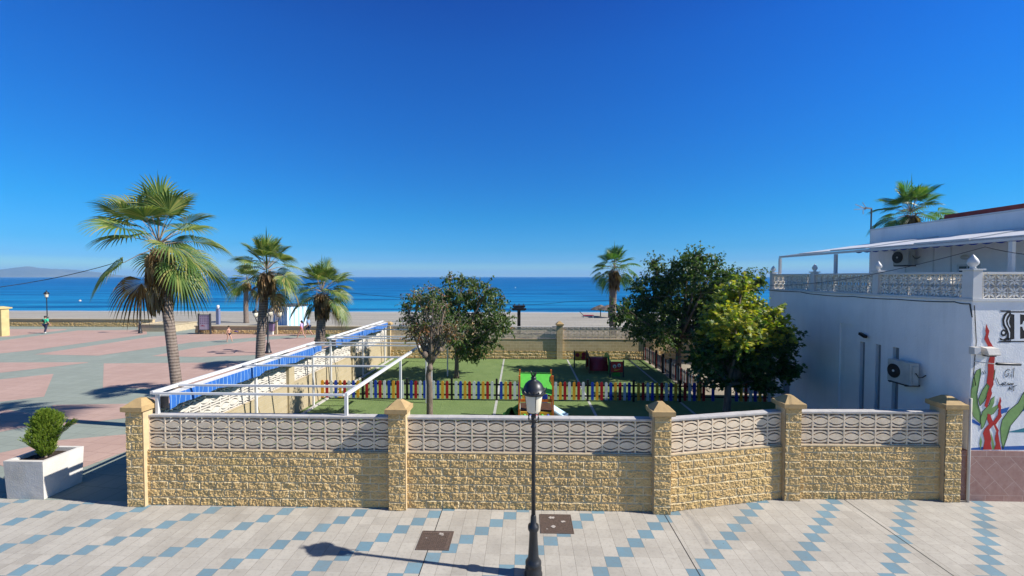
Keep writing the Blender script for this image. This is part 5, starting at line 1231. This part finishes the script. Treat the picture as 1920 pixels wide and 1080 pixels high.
def person(label, loc, rz, Hh, pose, clothes, hair='hair', hairlong=False):
    """pose: joint offsets in units of a 1.75 m figure facing +x; y is its left"""
    t = thing('person', label, 'person', tuple(loc), rz); s = Hh/1.75
    J = dict(pel=(0,0,.95), spi=(.0,0,1.10), che=(.0,0,1.28), nec=(.0,0,1.47), hd0=(.02,0,1.56), hd1=(.03,0,1.64), hd2=(.02,0,1.71))
    for sd, y in (('l',1),('r',-1)):
        J['sho'+sd] = (0,.17*y,1.41); J['elb'+sd] = (-.05,.24*y,1.14); J['wri'+sd] = (.02,.25*y,.90); J['han'+sd] = (.03,.25*y,.83)
        J['hip'+sd] = (0,.09*y,.90); J['kne'+sd] = (.02,.10*y,.50); J['ank'+sd] = (0,.10*y,.09); J['toe'+sd] = (.14,.11*y,.03)
    J.update(pose)
    R_ = dict(pel=(.15,.11), spi=(.13,.095), che=(.15,.10), nec=.055, hd0=.07, hd1=.095, hd2=.065)
    for sd in 'lr': R_.update({'sho'+sd:.058,'elb'+sd:.040,'wri'+sd:.027,'han'+sd:(.035,.018),'hip'+sd:.085,'kne'+sd:.056,'ank'+sd:.036,'toe'+sd:.028})
    E_ = [('pel','spi'),('spi','che'),('che','nec'),('nec','hd0'),('hd0','hd1'),('hd1','hd2')]
    for sd in 'lr': E_ += [('che','sho'+sd),('sho'+sd,'elb'+sd),('elb'+sd,'wri'+sd),('wri'+sd,'han'+sd),('pel','hip'+sd),('hip'+sd,'kne'+sd),('kne'+sd,'ank'+sd),('ank'+sd,'toe'+sd)]
    # five fingers on each hand, the thumb from the side of the palm
    for sd, y in (('l',1),('r',-1)):
        h_ = V(J['han'+sd]); w0 = V(J['wri'+sd]); d = (h_-w0).normalized(); sx = V((1,0,0)) if abs(d.x) < .8 else V((0,0,1)); sx = (sx-d*sx.dot(d)).normalized()
        for k, (o_, ln) in enumerate(((-.028,.055),(-.010,.075),(.010,.080),(.028,.070))):
            J[f'f{sd}{k}a'] = tuple(h_+sx*o_+d*.03); J[f'f{sd}{k}b'] = tuple(h_+sx*o_*1.15+d*(.03+ln)); R_[f'f{sd}{k}a'] = .010; R_[f'f{sd}{k}b'] = .007; E_ += [('han'+sd, f'f{sd}{k}a'), (f'f{sd}{k}a', f'f{sd}{k}b')]
        J[f'f{sd}ta'] = tuple(h_+sx*.045-d*.01); J[f'f{sd}tb'] = tuple(h_+sx*.062+d*.035); R_[f'f{sd}ta'] = .011; R_[f'f{sd}tb'] = .008; E_ += [('han'+sd, f'f{sd}ta'), (f'f{sd}ta', f'f{sd}tb')]
    def mk(nm, keys, edges, mat, grow=0.0):
        idx = {k: i for i, k in enumerate(keys)}
        js = []
        for k in keys:
            p = V(J[k])*s; r = R_[k]; r = tuple((q+grow)*s for q in r) if isinstance(r, tuple) else (r+grow)*s; js.append((p.x,p.y,p.z,r))
        return skin_mesh(nm, js, [(idx[a], idx[b]) for a, b in edges if a in idx and b in idx], mat, t)
    body = mk('body', list(J.keys()), E_, 'skin')
    hp = V(J['hd1'])*s; mb = MB(); mb.ball(hp+V((-.018,0,.028))*s, .108*s, 14, (1.0,.88,1.0)); 
    mb.v = [(x,y,z) for x,y,z in mb.v]; mb.build('hair', hair, t, True, local=True)
    fc = hp; mb = MB(); mb.ball(fc+V((.10,0,-.01))*s, .016*s, 8, (1,.8,1.3))
    for y in (-.085,.085): mb.ball(fc+V((.0,y,-.01))*s, .022*s, 8, (.8,.4,1.3))
    mb.build('nose_and_ears', 'skin', t, True, local=True)
    mb = MB()
    for y in (-.033,.033): mb.ball(fc+V((.088,y,.012))*s, .010*s, 6)
    mb.ball(fc+V((.090,0,-.045))*s, .020*s, 8, (.3,1,.3)); mb.build('eyes_and_mouth', 'black', t, True, local=True)
    if hairlong: mb = MB(); mb.tube([hp+V((-.09,0,.03))*s, hp+V((-.13,0,-.06))*s, hp+V((-.12,0,-.2))*s], [.05*s,.045*s,.02*s], 8); mb.build('ponytail', hair, t, True, local=True)
    for nm, keys, mat, g in clothes: mk(nm, keys, E_, mat, g)
    return t
TORSO = ['pel','spi','che','shol','shor']; TEE = TORSO+[]; SLV = ['che','spi','pel','shol','shor','elbl','elbr']
TROU = ['pel','hipl','hipr','knel','kner','ankl','ankr']; SHORT = ['pel','hipl','hipr']; SHOES_L = ['ankl','toel']; SHOES_R = ['ankr','toer']
M['tee_green'] = plain('green_cloth', (.03,.42,.24), .85, .1, 9, 90, .2); M['navy'] = plain('navy_cloth', (.015,.018,.05), .85, .1, 9, 90, .2); M['lilac'] = plain('lilac_cloth', (.52,.36,.66), .85, .1, 9, 90, .2)
M['grey_tee'] = plain('blue_grey_cloth', (.22,.32,.48), .85, .1, 9, 90, .2); M['coral'] = plain('coral_cloth', (.65,.20,.14), .85, .1, 9, 90, .2)
c = at(85.5, 625)
t = person('person in a green shirt and dark trousers walking, dark bag strap across the back', c, radians(100), 1.72,
 dict(knel=(.14,.09,.52), ankl=(.06,.09,.12), toel=(.18,.09,.05), kner=(-.06,-.09,.50), ankr=(-.22,-.09,.13), toer=(-.10,-.09,.03), elbl=(-.08,.32,1.20), wril=(.05,.42,1.22), hanl=(.10,.46,1.25), elbr=(-.05,-.28,1.15), wrir=(.08,-.33,.95), hanr=(.11,-.34,.88)),
 [('shirt', SLV, 'tee_green', .03), ('trousers', TROU, 'navy', .03), ('shoe', SHOES_L, 'white', .014), ('shoe', SHOES_R, 'white', .014)])
mb = MB(); mb.tube([(-.12,.16,1.42),(-.17,.03,1.25),(-.16,-.12,1.08)], .035, 8); mb.ball((-.19,.0,1.25), .11, 10, (.5,1,1.2)); mb.build('shoulder_bag', 'black', t, True, local=True)
c = at(429, 641.5)
t = person('child in dark swim shorts walking barefoot, holding a small purple cloth', c, radians(8), 1.40,
 dict(knel=(.20,.08,.52), ankl=(.28,.08,.10), toel=(.40,.08,.05), kner=(-.05,-.08,.50), ankr=(-.16,-.08,.10), toer=(-.04,-.08,.03), elbl=(.12,.24,1.16), wril=(.32,.24,1.14), hanl=(.39,.24,1.14), elbr=(-.08,-.22,1.14), wrir=(-.02,-.24,.92), hanr=(.0,-.24,.85)),
 [('swim_shorts', SHORT, 'navy', .012)])
mb = MB(); mb.tube([(.33,.20,.90),(.45,.20,.92),(.62,.20,.88),(.70,.20,.84)], [.02,.06,.05,.02], 8); co_ = tag(mb.build('cloth', 'purple', loc=(0,0,0), smooth=True), 'small purple cloth held out by the walking child', 'cloth')
co_.location = c
c = at(566, 635)
walk = dict(knel=(.24,.09,.54), ankl=(.40,.09,.16), toel=(.50,.09,.06), kner=(-.06,-.09,.50), ankr=(-.34,-.09,.14), toer=(-.24,-.09,.04), elbl=(-.16,.24,1.18), wril=(-.06,.27,.98), hanl=(-.04,.28,.90), elbr=(.10,-.24,1.16), wrir=(.26,-.26,1.0), hanr=(.31,-.26,.95))
t = person('person in a lilac top striding across the plaza with a coral bag', c, radians(172), 1.66, walk, [('top', SLV+['hipl','hipr'], 'lilac', .035)], hairlong=True)
mb = MB(); mb.ball((-.12,.26,1.0), .14, 10, (1,.4,1.1)); mb.tube([(-.1,.22,1.1),(-.04,.2,1.42)], .012, 6); mb.build('shoulder_bag', 'coral', t, True, local=True)
c = at(573, 631)
person('person in a blue-grey top and dark shorts walking behind the lilac one', c+V((0,.5,0)), radians(175), 1.80, dict(walk, knel=(.16,.09,.54), ankl=(.26,.09,.13), toel=(.38,.09,.05)), [('top', SLV, 'grey_tee', .03), ('shorts', SHORT+['knel','kner'], 'navy', .028)])

# ------------------------------------------------------------------ air: a closed box of thin haze round everything
mb = MB(); mb.box(-22500, 22500, -1500, 26500, -3.0, 330.0)
hz = mb.build('haze', 'white'); tag(hz, kind='stuff'); m = bpy.data.materials.new('sea_air'); m.use_nodes = True; nt = m.node_tree; nt.nodes.clear()
out = nt.nodes.new('ShaderNodeOutputMaterial'); pv = nt.nodes.new('ShaderNodeVolumePrincipled'); pv.inputs['Density'].default_value = HAZE; pv.inputs['Color'].default_value = (.30,.60,.95,1); pv.inputs['Anisotropy'].default_value = 0.0
L(nt, pv.outputs[0], out.inputs['Volume']); hz.data.materials.clear(); hz.data.materials.append(m)
# placeholder face materials are unlinked; camera and lamps need no tags
print('OBJECTS', len(SC.objects), 'VERTS', sum(len(o.data.vertices) for o in SC.objects if o.type == 'MESH'))
